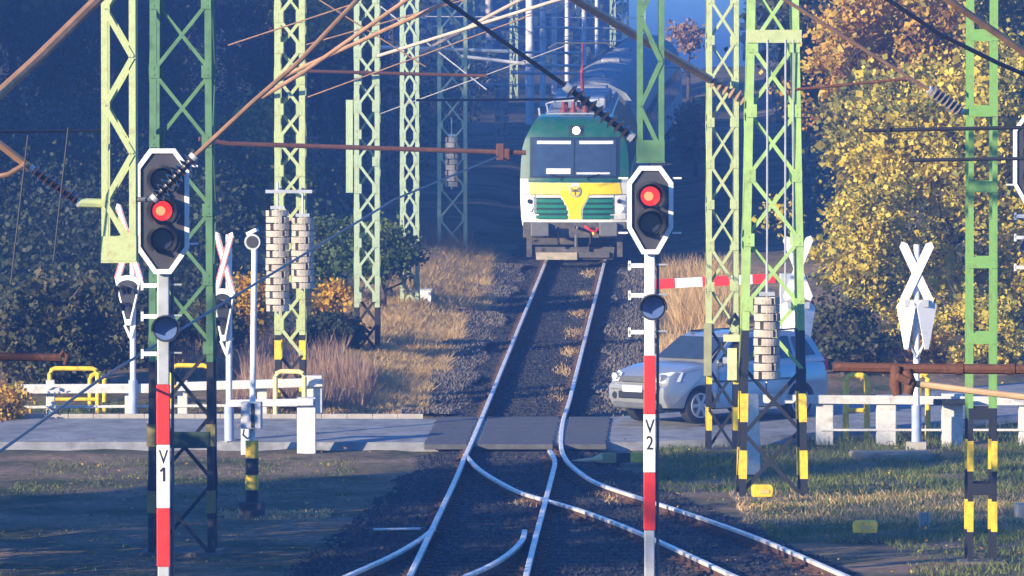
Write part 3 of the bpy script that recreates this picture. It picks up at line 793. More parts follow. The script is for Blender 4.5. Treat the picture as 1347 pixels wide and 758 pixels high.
sp = MB().tube([(0.05, 0.14, zr(318)), (0.05, -0.02, zr(318)), (0.05, -0.22, zr(318))], [0.05, 0.07, 0.12], 18).build('loudspeaker', M_grey, t, smooth=True)
disc(MB(), 0.09, 0.05, -0.222, zr(318), 18, 0.008).build('horn_mouth', M_black, sp)
MB().box((0.02, -0.05, zr(305)), (0.16, 0.2, 0.05), Matrix.Rotation(R(-25), 3, 'Y')).build('rain_cover', M_white, t)

# ================================================================= FENCES, RAILINGS, BARRIER
def rail_fence(label, posts, rails, group, m=M_rail_white, postw=0.20):
    """posts [(px, ytop, Z, w)], rails [((px,py,Z),(px,py,Z),height)]"""
    p0 = posts[0]; o0 = base(p0[0], p0[2])
    t = thing('rail_fence', label, 'fence', o0, 0, group)
    for px, yt, Z, w_ in posts:
        b = base(px, Z); h = zat(yt, Z) - b.z
        MB().box((0, 0, h / 2 - 0.1), (w_, w_ * 0.8, h + 0.2)).build('post', m, t, loc=b - o0, bevel=0.015)
    for a, b, hh in rails:
        A, B = P(*a) - o0, P(*b) - o0
        MB().bar(A, B, 0.09, hh).build('rail', m, t, bevel=0.008)
    return t
FG = 'white post and rail fences at the crossing'
rail_fence('long white post and rail fence along the road behind the signal marked V 1', [(66, 500, 104.2, .16), (172, 517, 104.2, .22), (240, 500, 104.2, .18), (345, 503, 104.2, .18), (411, 494, 104.2, .36)],
           [((20, 512, 104), (226, 511, 104), 0.17), ((232, 509, 104), (424, 503, 104), 0.16), ((30, 536, 104.15), (400, 533, 104.15), 0.05)], FG)
rail_fence('short pale fence piece with one broad post on the near roadside left of the tracks', [(403, 523, 98.0, .32), (322, 530, 97.9, .14)],
           [((298, 531, 97.8), (412, 529, 97.8), 0.12)], FG, m=mat('chalky white paint', (0.62, 0.63, 0.66), 0.8, dirt=((0.3, 0.3, 0.3), 0.3, 4)), postw=0.3)
rail_fence('white post and rail fence right of the car in front of the golden tree', [(1085, 528, 99.6, .30), (1166, 520, 99.6, .34), (1253, 518, 99.6, .36), (1352, 520, 99.6, .3)],
           [((1004, 525, 99.45), (1352, 528, 99.45), 0.15), ((1080, 566, 99.5), (1352, 566, 99.5), 0.04)], FG)
t = rail_fence('single leaning white concrete post behind the broad light green mast', [(992, 518, 93.6, .22)], [], FG)
t.rotation_euler = (0, R(-1.5), 0)
t = thing('dark_clamp', 'flat black cover lying on a post of the white fence near the batten mast', 'cover', P(1254, 529, 99.2)); MB().box((0, 0, 0), (0.68, 0.2, 0.1)).build('cover', M_black, t, bevel=0.02)

def hoop(label, a, b, ytop, m, group='yellow tube railings at the crossing', r=0.045, midrail=None):
    A, B = base(*a), base(*b); t = thing('tube_railing', label, 'railing', A, 0, group)
    za, zb_ = zat(ytop, a[1]) - A.z, zat(ytop, b[1]) - A.z
    D = B - A
    top = [Vector((0, 0, -0.1)), Vector((0, 0, za - 0.1)), Vector((0, 0, za - 0.03)) + D * 0.0 + Vector((0.03 if D.x > 0 else -.03, 0, 0)), Vector((0.1 if D.x > 0 else -.1, D.y * 0.1, za))]
    top += [Vector((D.x - (0.1 if D.x > 0 else -.1), D.y * 0.9, zb_)), Vector((D.x - (0.03 if D.x > 0 else -.03), D.y, zb_ - 0.03)), Vector((D.x, D.y, zb_ - 0.1)), Vector((D.x, D.y, D.z - 0.1))]
    MB().tube(top, r, 10).build('hoop', m, t, smooth=True)
    if midrail: MB().tube([Vector((0, 0, za * midrail)), Vector((D.x, D.y, zb_ * midrail))], r * 0.75, 8).build('rail', m, t, smooth=True)
    return t
hoop('wide yellow tube hoop left of the foot of the far white cross', (65, 105.6), (128, 105.6), 485, M_yellow, midrail=0.3)
hoop('second yellow tube hoop set close behind the wide one', (118, 107), (137, 105.9), 492, M_yellow)
hoop('yellow tube hoop behind the dark green mast', (226, 106.4), (275, 106.4), 481, M_yellow, midrail=0.5)
hoop('pale yellow tube hoop under the two weight stacks', (362, 103.4), (400, 103.4), 489, mat('pale yellow paint', (0.80, 0.68, 0.28), 0.5), midrail=0.4)
hoop('yellow tube hoop just right of the rear of the silver car', (1113, 100.5), (1141, 100.5), 494, M_yellow, r=0.055, midrail=0.45)
hoop('narrow yellow tube hoop partly behind the rusty hanging clamps', (1209, 100.6), (1221, 100.6), 492, M_yellow, r=0.05)

def barrier():
    Z = 118; x = X(1032, Z); b = base(1032, Z)
    t = thing('barrier', 'lowered red and white striped boom between the V 2 post and the weight stack', 'barrier', b)
    zA, zB = zat(374, Z) - b.z, zat(366, Z) - b.z
    xa, xb = X(862, Z) - x, X(1020, Z) - x
    MB().box((0.1, 0.1, zB / 2), (0.4, 0.4, zB + 0.2)).build('stand', M_grey, t, bevel=0.02)
    cuts = [862, 888, 924, 960, 990, 1020]
    boom = MB().bar((xa, 0, zA), (xb + 0.5, 0, zB + 0.03), 0.03, 0.05).build('boom_core', M_grey, t)
    for i in range(5):
        ta, tb = (cuts[i] - 862) / 158, (cuts[i + 1] - 862) / 158
        A = Vector((xa + (xb - xa) * ta, -0.02, zA + (zB - zA) * ta)); B = Vector((xa + (xb - xa) * tb, -0.02, zA + (zB - zA) * tb))
        MB().bar(A, B, 0.08, 0.20).build('boom_stripe', M_red if i % 2 == 0 else M_white, t, bevel=0.006)
barrier()

# ================================================================= SMALL TRACKSIDE THINGS
def lantern(label, px, py, w, hh, yaw):
    p = G(px, py, -0.13); p.z = hill(p.x, p.y) + 0.0
    t = thing('point_lantern', label, 'track lamp', p, yaw, 'small yellow trackside boxes')
    pol = [(-w / 2, 0.12), (w / 2, 0.12), (w / 2 * 1.08, 0.12 + hh * 0.75), (w / 2 * 0.85, 0.12 + hh), (-w / 2 * 0.85, 0.12 + hh), (-w / 2 * 1.08, 0.12 + hh * 0.75)]
    b = MB().prism(pol, -0.11, 0.11, 'y').build('housing', M_yellow, t, bevel=0.015)
    MB().box((0.02, -0.115, 0.12 + hh * 0.45), (w * 0.5, 0.012, hh * 0.3)).build('plate', mat('rubbed yellow paint', (0.6, 0.45, 0.15), 0.5), b)
    for sx in (-1, 1): MB().box((sx * w * 0.38, 0, 0.03), (0.05, 0.12, 0.2)).build('leg', M_dkgrey, t)
    return t
lantern('bright yellow trackside box right of the foot of the broad mast', 1003, 662, 0.30, 0.19, R(6))
lantern('duller yellow trackside box with dark legs nearer to the diverging rail', 1139, 710, 0.33, 0.17, R(-5))
p = G(1217, 692, -0.15); p.z = hill(p.x, p.y)
t = thing('marker_stone', 'small grey ribbed marker stone in the grass left of the batten mast foot', 'marker', p)
for k in range(4): MB().box((-0.06 + 0.04 * k, 0, 0.09), (0.03, 0.12, 0.22 - 0.02 * (k % 2))).build('slab', M_concrete, t)
pA, pB = G(772, 602), G(846, 600)
t = thing('clearance_marker', 'black and yellow banded beam lying beside the rails under the car', 'marker beam', (pA.x, pA.y, pA.z - 0.1))
L = (pB - pA); n = 4
for i, m in enumerate((mat('lit streak yellow', (0.5, 0.42, 0.25), 0.7), mat('olive faded paint', (0.3, 0.27, 0.12), 0.7), M_black, M_yellow)):
    a, b = L * (i / 4), L * ((i + 1) / 4)
    if i == 0: MB().tube([a + Vector((-0.25, 0, 0.04)), a + Vector((0.1, 0, 0.06)), b + Vector((0, 0, 0.07))], [0.01, 0.04, 0.085], 10).build('tapered_end', m, t, smooth=True)  # tapered end in pale yellow, a lit streak put into its colour
    else: MB().bar(a + Vector((0, 0, 0.08)), b + Vector((0, 0, 0.08)), 0.17, 0.17).build('painted_band', m, t, bevel=0.012)
pA, pB = G(488, 700, -0.1), G(556, 699, -0.1)
t = thing('point_rod', 'thin pale rod lying on the ballast left of the near rails', 'rod', (pA.x, pA.y, pA.z + 0.03)); MB().tube([(0, 0, 0), pB - pA], 0.018, 8).build('rod', M_white, t); MB().box((0, 0, -0.05), (0.06, 0.1, 0.14)).box(pB - pA + Vector((0, 0, -0.05)), (0.06, 0.1, 0.14)).build('bracket', M_dkgrey, t)
t = thing('relay_box', 'small white box standing in dry grass right of the narrow cross braced mast', 'box', base(560, 131)); MB().box((0, 0, 0.16), (0.26, 0.22, 0.34)).build('cabinet', M_white, t, bevel=0.015); MB().box((0, 0, 0.345), (0.3, 0.26, 0.03)).build('lid', M_grey, t)
p = G(1172, 598, -0.1)
t = thing('concrete_slab', 'old flat concrete slab half sunk in the grass below the white fence', 'slab', (p.x, p.y, hill(p.x, p.y)), R(3)); MB().box((0, 0, 0.03), (1.35, 0.8, 0.16)).build('slab', mat('old mossy concrete', (0.30, 0.25, 0.18), 0.9, var=0.3, bump=0.6, dirt=((0.12, 0.13, 0.06), 0.5, 3)), t, bevel=0.04)
# ================================================================= TRAIN
TG = mat('dark green train paint', (0.012, 0.095, 0.055), 0.35, var=0.12, coat=0.3, dirt=((0.07, 0.10, 0.08), 0.4, 3))
TW = mat('cream white train paint', (0.78, 0.78, 0.72), 0.3, var=0.04, coat=0.5, dirt=((0.45, 0.40, 0.31), 0.22, 4))
TY = mat('yellow train paint', (0.92, 0.64, 0.004), 0.3, var=0.04, coat=0.5)
TGR = mat('green grille slat paint', (0.02, 0.18, 0.12), 0.35)
TUND = mat('grimy underframe', (0.075, 0.07, 0.068), 0.75, var=0.3, dirt=((0.2, 0.15, 0.1), 0.4, 5))
TROOF = mat('dusty roof grey', (0.36, 0.38, 0.42), 0.7, dirt=((0.2, 0.19, 0.18), 0.3, 2))
TGLASS = mat('blue tinted windscreen', (0.035, 0.055, 0.09), 0.06, spec=0.9)
YF = 145.0
GRADE, HEAD_ = math.atan(0.041), math.atan(0.0329)
loco = thing('locomotive', 'green, white and yellow electric locomotive coming head on down the line', 'locomotive', (xc(YF), YF, g(YF)))
loco.rotation_euler = (GRADE, 0, -HEAD_)
HW = [(0.95, 1.33), (1.15, 1.36), (1.6, 1.385), (2.2, 1.385), (2.6, 1.37), (2.95, 1.33), (3.15, 1.27), (3.35, 1.17), (3.52, 1.08), (3.64, 1.0)]
def lerp_tab(tab, z):
    if z <= tab[0][0]: return tab[0][1]
    for (a, va), (b, vb) in zip(tab, tab[1:]):
        if z <= b: return va + (vb - va) * (z - a) / (b - a)
    return tab[-1][1]
def fy(x, z):
    y = 0.05 * (1.6 - z) / 0.6 if z < 1.6 else 0.0
    if z > 2.15: y = (z - 2.15) * 0.34
    if z > 3.4: y += (z - 3.4) ** 2 * 4
    return y + 0.22 * (abs(x) / 1.38) ** 3.2
def patch(name, m, z0, z1, xl, xr, off=0.01, nz=6, nx=8, parent=loco, thick=0.03, smooth=True):
    mb = MB()
    fl = xl if callable(xl) else (lambda z: xl); fr = xr if callable(xr) else (lambda z: xr)
    for lay in (0, 1):
        for j in range(nz + 1):
            z = z0 + (z1 - z0) * j / nz
            for i in range(nx + 1):
                x = fl(z) + (fr(z) - fl(z)) * i / nx
                mb.v.append((x, fy(x, z) - off + lay * thick, z))
    n1 = nx + 1; N = n1 * (nz + 1)
    for j in range(nz):
        for i in range(nx):
            a = j * n1 + i; q = (a, a + 1, a + n1 + 1, a + n1)
            mb.f.append(q); mb.f.append(tuple(N + k for k in reversed(q)))
    edge = [i for i in range(nx + 1)] + [j * n1 + nx for j in range(1, nz + 1)] + [nz * n1 + i for i in range(nx - 1, -1, -1)] + [j * n1 for j in range(nz - 1, 0, -1)]
    for k in range(len(edge)):
        a, b = edge[k], edge[(k + 1) % len(edge)]
        mb.f.append((a, N + a, N + b, b))
    return mb.build(name, m, parent, smooth=smooth)
def shell(name, m, zlist, y1):
    mb = MB(); nx = 12; rows = []
    for z in zlist:
        h = lerp_tab(HW, z); row = []
        row.append(len(mb.v)); mb.v.append((-h, y1, z))
        for i in range(nx + 1):
            x = -h + 2 * h * i / nx; row.append(len(mb.v)); mb.v.append((x, fy(x, z), z))
        row.append(len(mb.v)); mb.v.append((h, y1, z))
        rows.append(row)
    for a, b in zip(rows, rows[1:]):
        for i in range(len(a) - 1): mb.f.append((a[i], a[i + 1], b[i + 1], b[i]))
    return mb, rows
mb, rows = shell('lower', TW, [0.95, 1.15, 1.4, 1.6, 1.9, 2.15], 2.6); mb.build('cab_lower_shell', TW, loco, smooth=True)
mb, rows = shell('upper', TG, [2.15, 2.4, 2.6, 2.8, 2.95, 3.15, 3.35, 3.52, 3.64], 2.6)
top = rows[-1]; c0 = len(mb.v)
mb.v += [(mb.v[i][0] * 0.9, max(mb.v[i][1] + 0.25, 0.9) if k not in (0, len(top) - 1) else 2.6, 3.70) for k, i in enumerate(top)]
for k in range(len(top) - 1): mb.f.append((top[k], top[k + 1], c0 + k + 1, c0 + k))
mb.f.append(tuple(c0 + k for k in range(len(top))))
mb.build('cab_upper_shell', TG, loco, smooth=True)
prof = [(-1.385, 0.95), (-1.385, 2.6), (-1.33, 2.95), (-1.15, 3.3), (-0.9, 3.6), (0.9, 3.6), (1.15, 3.3), (1.33, 2.95), (1.385, 2.6), (1.385, 0.95)]
MB().prism(prof, 2.55, 18.9, 'y').build('machine_room_body', TG, loco)
MB().prism([(1.387, 1.5), (1.40, 1.5), (1.40, 2.1), (1.387, 2.1)], 2.6, 18.8, 'y').prism([(-1.40, 1.5), (-1.387, 1.5), (-1.387, 2.1), (-1.40, 2.1)], 2.6, 18.8, 'y').build('side_stripe', TY, loco)
# windscreen
fr = patch('windscreen_surround', mat('black windscreen surround', (0.02, 0.03, 0.035), 0.25), 2.17, 3.20, -1.14, 1.14, 0.008)
for a, b in ((-1.06, -0.02), (0.02, 1.06)):
    p = patch('windscreen', TGLASS, 2.23, 3.14, a, b, 0.022, parent=fr)
    q = patch('sun_blind', TW, 3.03, 3.11, a + 0.1, b - 0.08, 0.032, 1, 6, parent=fr, thick=0.012)
patch('desk_papers', mat('pale papers', (0.6, 0.6, 0.6), 0.7), 2.28, 2.42, -0.72, -0.10, 0.032, 1, 4, parent=fr, thick=0.012)
patch('desk_edge', mat('pale papers', (0.6, 0.6, 0.6), 0.7), 2.27, 2.32, 0.05, 0.9, 0.032, 1, 4, parent=fr, thick=0.012)
for s in (-1, 1):
    MB().tube([(s * 0.36, fy(0.36, 2.12) - 0.05, 2.12), (s * 0.30, fy(0.3, 2.2) - 0.05, 2.2), (s * 0.62, fy(0.6, 2.27) - 0.055, 2.27)], 0.018, 6).build('wiper', M_black, loco)
for z_ in (1.74, 2.16): patch('panel_seam', M_black, z_, z_ + 0.014, -1.34, 1.34, 0.006, 1, 10, thick=0.012)
for s in (-1, 1): patch('panel_seam', M_black, 1.14, 2.12, s * 1.005 - 0.007, s * 1.005 + 0.007, 0.008, 4, 1, thick=0.012)
patch('wiper_panel', TG, 2.06, 2.17, -1.18, 1.18, 0.012, 2, 8)
patch('lamp_recess', mat('dark visor', (0.03, 0.03, 0.033), 0.4), 3.24, 3.5, -0.15, 0.22, 0.012, 2, 4)
def face_disc(name, x, z, r, m, off, parent=loco):
    d = disc(MB(), r, x, fy(x, z) - off, z, 20, 0.02).build(name, m, parent); return d
LAMP = mat('lit white headlamp', (0.9, 0.9, 0.9), 0.3, emit=((1.0, 0.97, 0.9), 1.5))
face_disc('top_headlamp', 0.04, 3.37, 0.10, LAMP, 0.06)
# yellow flashes and badge
patch('yellow_flash', TY, 1.76, 2.05, lambda z: 0.10 + (2.05 - z) * 0.2, lambda z: 1.20 - (z - 1.76) * 0.15, 0.010, 2, 8)
patch('pale_flash', mat('pale yellow train paint', (0.88, 0.72, 0.16), 0.3), 1.76, 2.05, -1.15, -0.1, 0.010, 2, 8)
patch('yellow_spade', TY, 1.13, 1.86, lambda z: -0.15 - 0.22 * sm(1.3, 1.86, z), lambda z: 0.17 + 0.22 * sm(1.3, 1.86, z), 0.014, 8, 6)
bd = face_disc('badge', 0.02, 1.84, 0.145, M_grey, 0.022)
disc(MB(), 0.115, 0.02, fy(0.02, 1.84) - 0.044, 1.84, 20, 0.006).build('badge_field', TY, bd)
MB().box((0.02, fy(0.02, 1.84) - 0.054, 1.85), (0.2, 0.01, 0.035)).box((0.02, fy(0, 1.84) - 0.054, 1.82), (0.03, 0.01, 0.16)).box((-0.04, fy(0, 1.84) - 0.054, 1.89), (0.12, 0.01, 0.022), Matrix.Rotation(0.5, 3, 'Y')).box((0.08, fy(0, 1.84) - 0.054, 1.89), (0.12, 0.01, 0.022), Matrix.Rotation(-0.5, 3, 'Y')).build('badge_wings', M_dkgrey, bd)
for s in (-1, 1):
    xl = (lambda z: -0.98 + 0.0 * z) if s < 0 else (lambda z: 0.20 + 0.22 * sm(1.3, 1.86, z))
    xr = (lambda z: -0.19 - 0.22 * sm(1.3, 1.86, z)) if s < 0 else (lambda z: 0.98)
    gb = patch('grille', mat('dark grille recess', (0.008, 0.035, 0.03), 0.6), 1.12, 1.68, xl, xr, 0.006, 4, 6)
    for k in range(4):
        patch('grille_slat', TGR, 1.14 + k * 0.137, 1.225 + k * 0.137, xl, xr, 0.03, 1, 6, parent=gb, thick=0.03)
    lo, hi = (1.03, 1.30) if s > 0 else (-1.30, -1.03)
    hl = patch('headlight', mat('headlight glass', (0.75, 0.76, 0.78), 0.15), 1.28, 1.70, lo, hi, 0.012, 4, 4)
    face_disc('lamp', s * 1.15, 1.40, 0.085, LAMP if s > 0 else M_white, 0.05, hl)
    face_disc('lamp', s * 1.14, 1.58, 0.06, M_lens, 0.045, hl)
    patch('corner_lip', TW, 1.12, 1.25, lo - (0.0 if s < 0 else 0.12), hi + (0.12 if s < 0 else 0.0), 0.014, 2, 5)
    MB().box((s * 0.87, 0.02, 0.86), (0.42, 0.34, 0.36)).build('buffer_housing', TUND, loco, bevel=0.02)
    bf = MB().tube([(s * 0.87, -0.1, 0.90), (s * 0.87, -0.42, 0.90)], 0.13, 14).build('buffer', TUND, loco, smooth=True)
    MB().box((s * 0.87, -0.44, 0.90), (0.46, 0.05, 0.36)).build('buffer_plate', mat('worn buffer steel', (0.13, 0.13, 0.135), 0.5), bf, bevel=0.03)
    MB().tube([(s * 0.42, -0.1, 0.92), (s * 0.42, -0.22, 0.8), (s * 0.40, -0.2, 0.52), (s * 0.36, -0.1, 0.45)], 0.03, 8).build('air_hose', M_cable, loco, smooth=True)
    MB().box((s * 1.15, 0.1, 0.42), (0.14, 0.25, 0.5)).build('step', TUND, loco)
MB().box((0, 0.12, 0.85), (2.62, 0.2, 0.40)).build('buffer_beam', TUND, loco, bevel=0.02)
MB().tube([(0.05, -0.05, 0.92), (0.05, -0.32, 0.94), (0.05, -0.36, 0.7), (0.05, -0.3, 0.45)], 0.045, 8).build('coupler', mat('worn buffer steel', (0.13, 0.13, 0.135), 0.5), loco, smooth=True)
MB().tube([(0.28, -0.1, 0.95), (0.38, -0.24, 0.88), (0.52, -0.22, 0.80), (0.60, -0.1, 0.9)], 0.035, 8).build('red_hose_coupling', M_red, loco, smooth=True)
MB().tube([(0.46, -0.2, 0.86), (0.50, -0.26, 0.74)], 0.03, 8).build('hose_valve', M_yellow, loco)
pl = [(-0.98, 0.10), (0.98, 0.10), (1.02, 0.42), (-1.02, 0.42)]
MB().prism(pl, 0.05, 0.09, 'y').build('plough', TUND, loco)
MB().box((-0.45, -0.02, 0.19), (1.05, 0.12, 0.19)).build('lit_plough_beam', mat('sunlit plough steel', (0.42, 0.36, 0.27), 0.7, var=0.2), loco, bevel=0.015)  # left half of the beam, sunlight put into its sandy colour
MB().box((0.5, 0.0, 0.22), (0.8, 0.08, 0.15)).build('shaded_plough_beam', TUND, loco, bevel=0.015)  # right half of that beam, dark underframe colour standing for shade
for yy in (2.4, 5.0, 13.6, 16.2):
    for s in (-1, 1): MB().tube([(s * 0.68, yy, 0.61), (s * 0.81, yy, 0.61)], 0.61, 24).build('wheel', TUND, loco)
for yy in (3.7, 14.9): MB().box((0, yy, 0.62), (2.4, 4.4, 0.5)).build('bogie_frame', TUND, loco, bevel=0.04)
MB().box((0, 9.3, 0.7), (2.5, 5.5, 0.6)).build('transformer', TUND, loco, bevel=0.04)
MB().prism([(-0.86, 3.6), (0.86, 3.6), (0.78, 3.72), (-0.78, 3.72)], 2.62, 18.8, 'y').build('roof', TROOF, loco)
for yy, L, wd in ((7.2, 3.0, 1.4), (11.4, 3.6, 1.5), (15.2, 1.4, 1.2)): MB().box((0, yy, 3.86), (wd, L, 0.28)).build('roof_box', TROOF, loco, bevel=0.05)
for x_, y_ in ((-0.35, 3.2), (-0.1, 3.2), (0.2, 3.3), (-0.3, 3.9), (0.3, 3.9), (0.0, 5.0)):
    MB().tube([(x_, y_, 3.7), (x_, y_, 3.80), (x_, y_, 3.82), (x_, y_, 4.0)], [0.09, 0.09, 0.05, 0.05], 10).build('roof_insulator', mat('brown red roof insulator', (0.22, 0.05, 0.045), 0.3), loco, smooth=True)
MB().tube([(-0.75, 3.1, 3.7), (-0.8, 3.1, 3.95), (-0.6, 3.1, 4.0)], 0.03, 6).build('horn', M_grey, loco, smooth=True)
MB().tube([(-0.95, 2.8, 3.6), (-0.98, 2.8, 3.85)], 0.03, 6).build('aerial', M_grey, loco, smooth=True)
pt = MB().box((0, 4.0, 4.03), (1.1, 1.5, 0.07)).build('pantograph', M_grey, loco)
MB().tube([(0.12, 4.6, 4.06), (0.12, 3.4, 4.75), (0.12, 4.5, 5.45)], [0.05, 0.04, 0.03], 8).build('arm', mat('red pantograph paint', (0.45, 0.06, 0.05), 0.45), pt)
MB().tube([(-0.78, 4.5, 5.35), (-0.55, 4.5, 5.48), (0.75, 4.5, 5.48), (0.98, 4.5, 5.35)], 0.025, 6).build('collector_head', M_dkgrey, pt)
# carriages
CARB = mat('pale blue grey carriage paint', (0.58, 0.62, 0.68), 0.35, dirt=((0.3, 0.3, 0.3), 0.2, 1.5))
def carriage(y0, label, yaw, dx):
    t = thing('carriage', label, 'railway carriage', (xc(y0) + dx, y0, g(y0)), 0, 'carriages behind the locomotive'); t.rotation_euler = (GRADE, 0, -HEAD_ - yaw)
    pr = [(-1.4, 1.0), (-1.41, 2.4), (-1.3, 3.2), (-1.0, 3.62), (-0.5, 3.88), (0, 3.95), (0.5, 3.88), (1.0, 3.62), (1.3, 3.2), (1.41, 2.4), (1.4, 1.0)]
    MB().prism(pr, 0, 26, 'y').build('body', CARB, t, smooth=True)
    MB().prism([(p[0] * 1.008, p[1] + 0.012) for p in pr[2:9]], -0.05, 26.05, 'y').build('roof', TROOF, t, smooth=True)
    me = MB().prism([(0, -0.62), (1.25, -0.62), (1.25, 0.32), (0, 0.32)], -0.01, 0.03, 'y').mesh('window', TGLASS)
    for s in (-1, 1):
        for k in range(11):
            o = inst('window', me, t, (s * 1.40, (1.6 + k * 2.1) + (0 if s > 0 else 1.25), 2.45), (0, 0, R(90) * s)); o.rotation_euler = (0, 0, R(90) if s > 0 else R(-90))
    for yy in (3.6, 18.6): MB().box((0, yy + 1, 3.97), (0.6, 1.2, 0.12)).build('roof_vent', TROOF, t, bevel=0.04)
    for k in range(16): MB().prism([(p[0] * 1.014, p[1] + 0.022) for p in pr[2:9]] + [(p[0] * 1.0, p[1]) for p in pr[2:9][::-1]], 0.8 + k * 1.6, 0.88 + k * 1.6, 'y').build('roof_rib', M_dkgrey, t)
    for yy in (4, 22): MB().box((0, yy, 0.6), (2.3, 3.6, 0.8)).build('bogie', TUND, t)
    MB().prism([(-1.0, 0.9), (1.0, 0.9), (1.0, 3.3), (-1.0, 3.3)], -0.35, 0.02, 'y').build('gangway', M_dkgrey, t)
carriage(YF + 19.6, 'first pale blue grey carriage coupled directly behind the locomotive', 0.014, 0.05)
carriage(YF + 46.2, 'farther pale carriage, second behind the locomotive, mostly lost in haze', 0.026, 0.42)

# ================================================================= CAR
SIL = mat('silver car paint', (0.40, 0.41, 0.42), 0.28, metal=0.45, var=0.03, coat=0.8)
car = thing('silver_car', 'silver compact off roader halted on the road beside the track, nose to the left', 'car', (3.74, 102.95, g(102.6) - 0.03), R(180 + 42))
def arch(cx, r=0.365, zc=0.33, n=9):
    return [(cx + r * math.cos(R(180 * k / n)), zc + r * math.sin(R(180 * k / n))) for k in range(n + 1)]
prof = [(-1.97, 0.36), (-2.03, 0.62), (-1.98, 0.98), (-1.85, 1.06), (-0.4, 1.08), (0.95, 1.07), (1.35, 1.02), (1.78, 0.93), (1.93, 0.84), (1.97, 0.72), (2.05, 0.66), (2.05, 0.46), (1.95, 0.30)]
prof = prof[::-1]                                   # front bottom ... rear bottom, over the top
bot = [(-1.62, 0.30)] + [p for p in arch(-1.25)[::-1]] + [(-0.85, 0.27), (0.85, 0.27)] + [p for p in arch(1.25)[::-1]] + [(1.64, 0.29)]
poly = prof + bot
cx_, cz_ = 0.0, 0.66
def wfac(x):
    f = 1.0
    if x > 1.1: f -= 0.13 * ((x - 1.1) / 0.95) ** 2
    if x < -1.2: f -= 0.06 * ((x + 1.2) / 0.8) ** 2
    return f
def body_mesh():
    mb = MB(); sl = [(-0.83, 0.05), (-0.80, 0.0), (-0.4, -0.0), (0, -0.0), (0.4, 0.0), (0.80, 0.0), (0.83, 0.05)]; n = len(poly)
    ins = inset(poly, -0.0)
    for y, d in sl:
        for x, z in poly:
            dx = -d * (1 if x > 1.8 else -1 if x < -1.8 else 0); dz = -d * 0.8 if z > 0.8 else 0
            crown = 0.035 * (1 - (y / 0.83) ** 2) if (z > 0.9 and x > 0.9) else 0
            fx = 0.06 * (1 - (y / 0.83) ** 2) if x > 1.8 else 0
            yb = y * (1.0 + (0.02 if 0.4 < z < 0.9 else -0.015))
            mb.v.append((x + dx + fx, yb * wfac(x), z + dz + crown))
    for k in range(len(sl) - 1):
        for i in range(n):
            j = (i + 1) % n
            mb.f.append((k * n + i, k * n + j, (k + 1) * n + j, (k + 1) * n + i))
    mb.f.append(tuple(range(n))); mb.f.append(tuple((len(sl) - 1) * n + i for i in range(n - 1, -1, -1)))
    return mb
body_mesh().build('body', SIL, car, smooth=True)
def side(x, z): return 0.795 - (z - 1.03) / 0.57 * 0.17
GH = [(1.02, 1.04), (0.95, 1.08), (0.36, 1.50), (0.20, 1.575), (-0.4, 1.615), (-1.2, 1.60), (-1.62, 1.54), (-1.72, 1.46), (-1.93, 1.04)]
mb = MB(); n = len(GH)
for f in (-1, -0.93, 0, 0.93, 1):
    for x, z in GH: mb.v.append((x, f * side(x, z), z - (0.03 if abs(f) == 1 and z > 1.4 else 0)))
for k in range(4):
    for i in range(n): mb.f.append((k * n + i, k * n + (i + 1) % n, (k + 1) * n + (i + 1) % n, (k + 1) * n + i))
mb.f.append(tuple(range(n))); mb.f.append(tuple(4 * n + i for i in range(n - 1, -1, -1)))
mb.build('cabin', SIL, car, smooth=True)
CG = mat('car window glass', (0.03, 0.045, 0.07), 0.05, spec=0.8)
def gpoly(pts3, th, name, m, parent=car):
    mb = MB(); c = [Vector(p) for p in pts3]; nn = (c[1] - c[0]).cross(c[-1] - c[0]).normalized() * th
    k = len(c); mb.v += [tuple(p + nn * 0.5) for p in c] + [tuple(p - nn) for p in c]
    mb.f += [tuple(range(k)), tuple(range(2 * k - 1, k - 1, -1))] + [(i, k + i, k + (i + 1) % k, (i + 1) % k) for i in range(k)]
    return mb.build(name, m, parent)
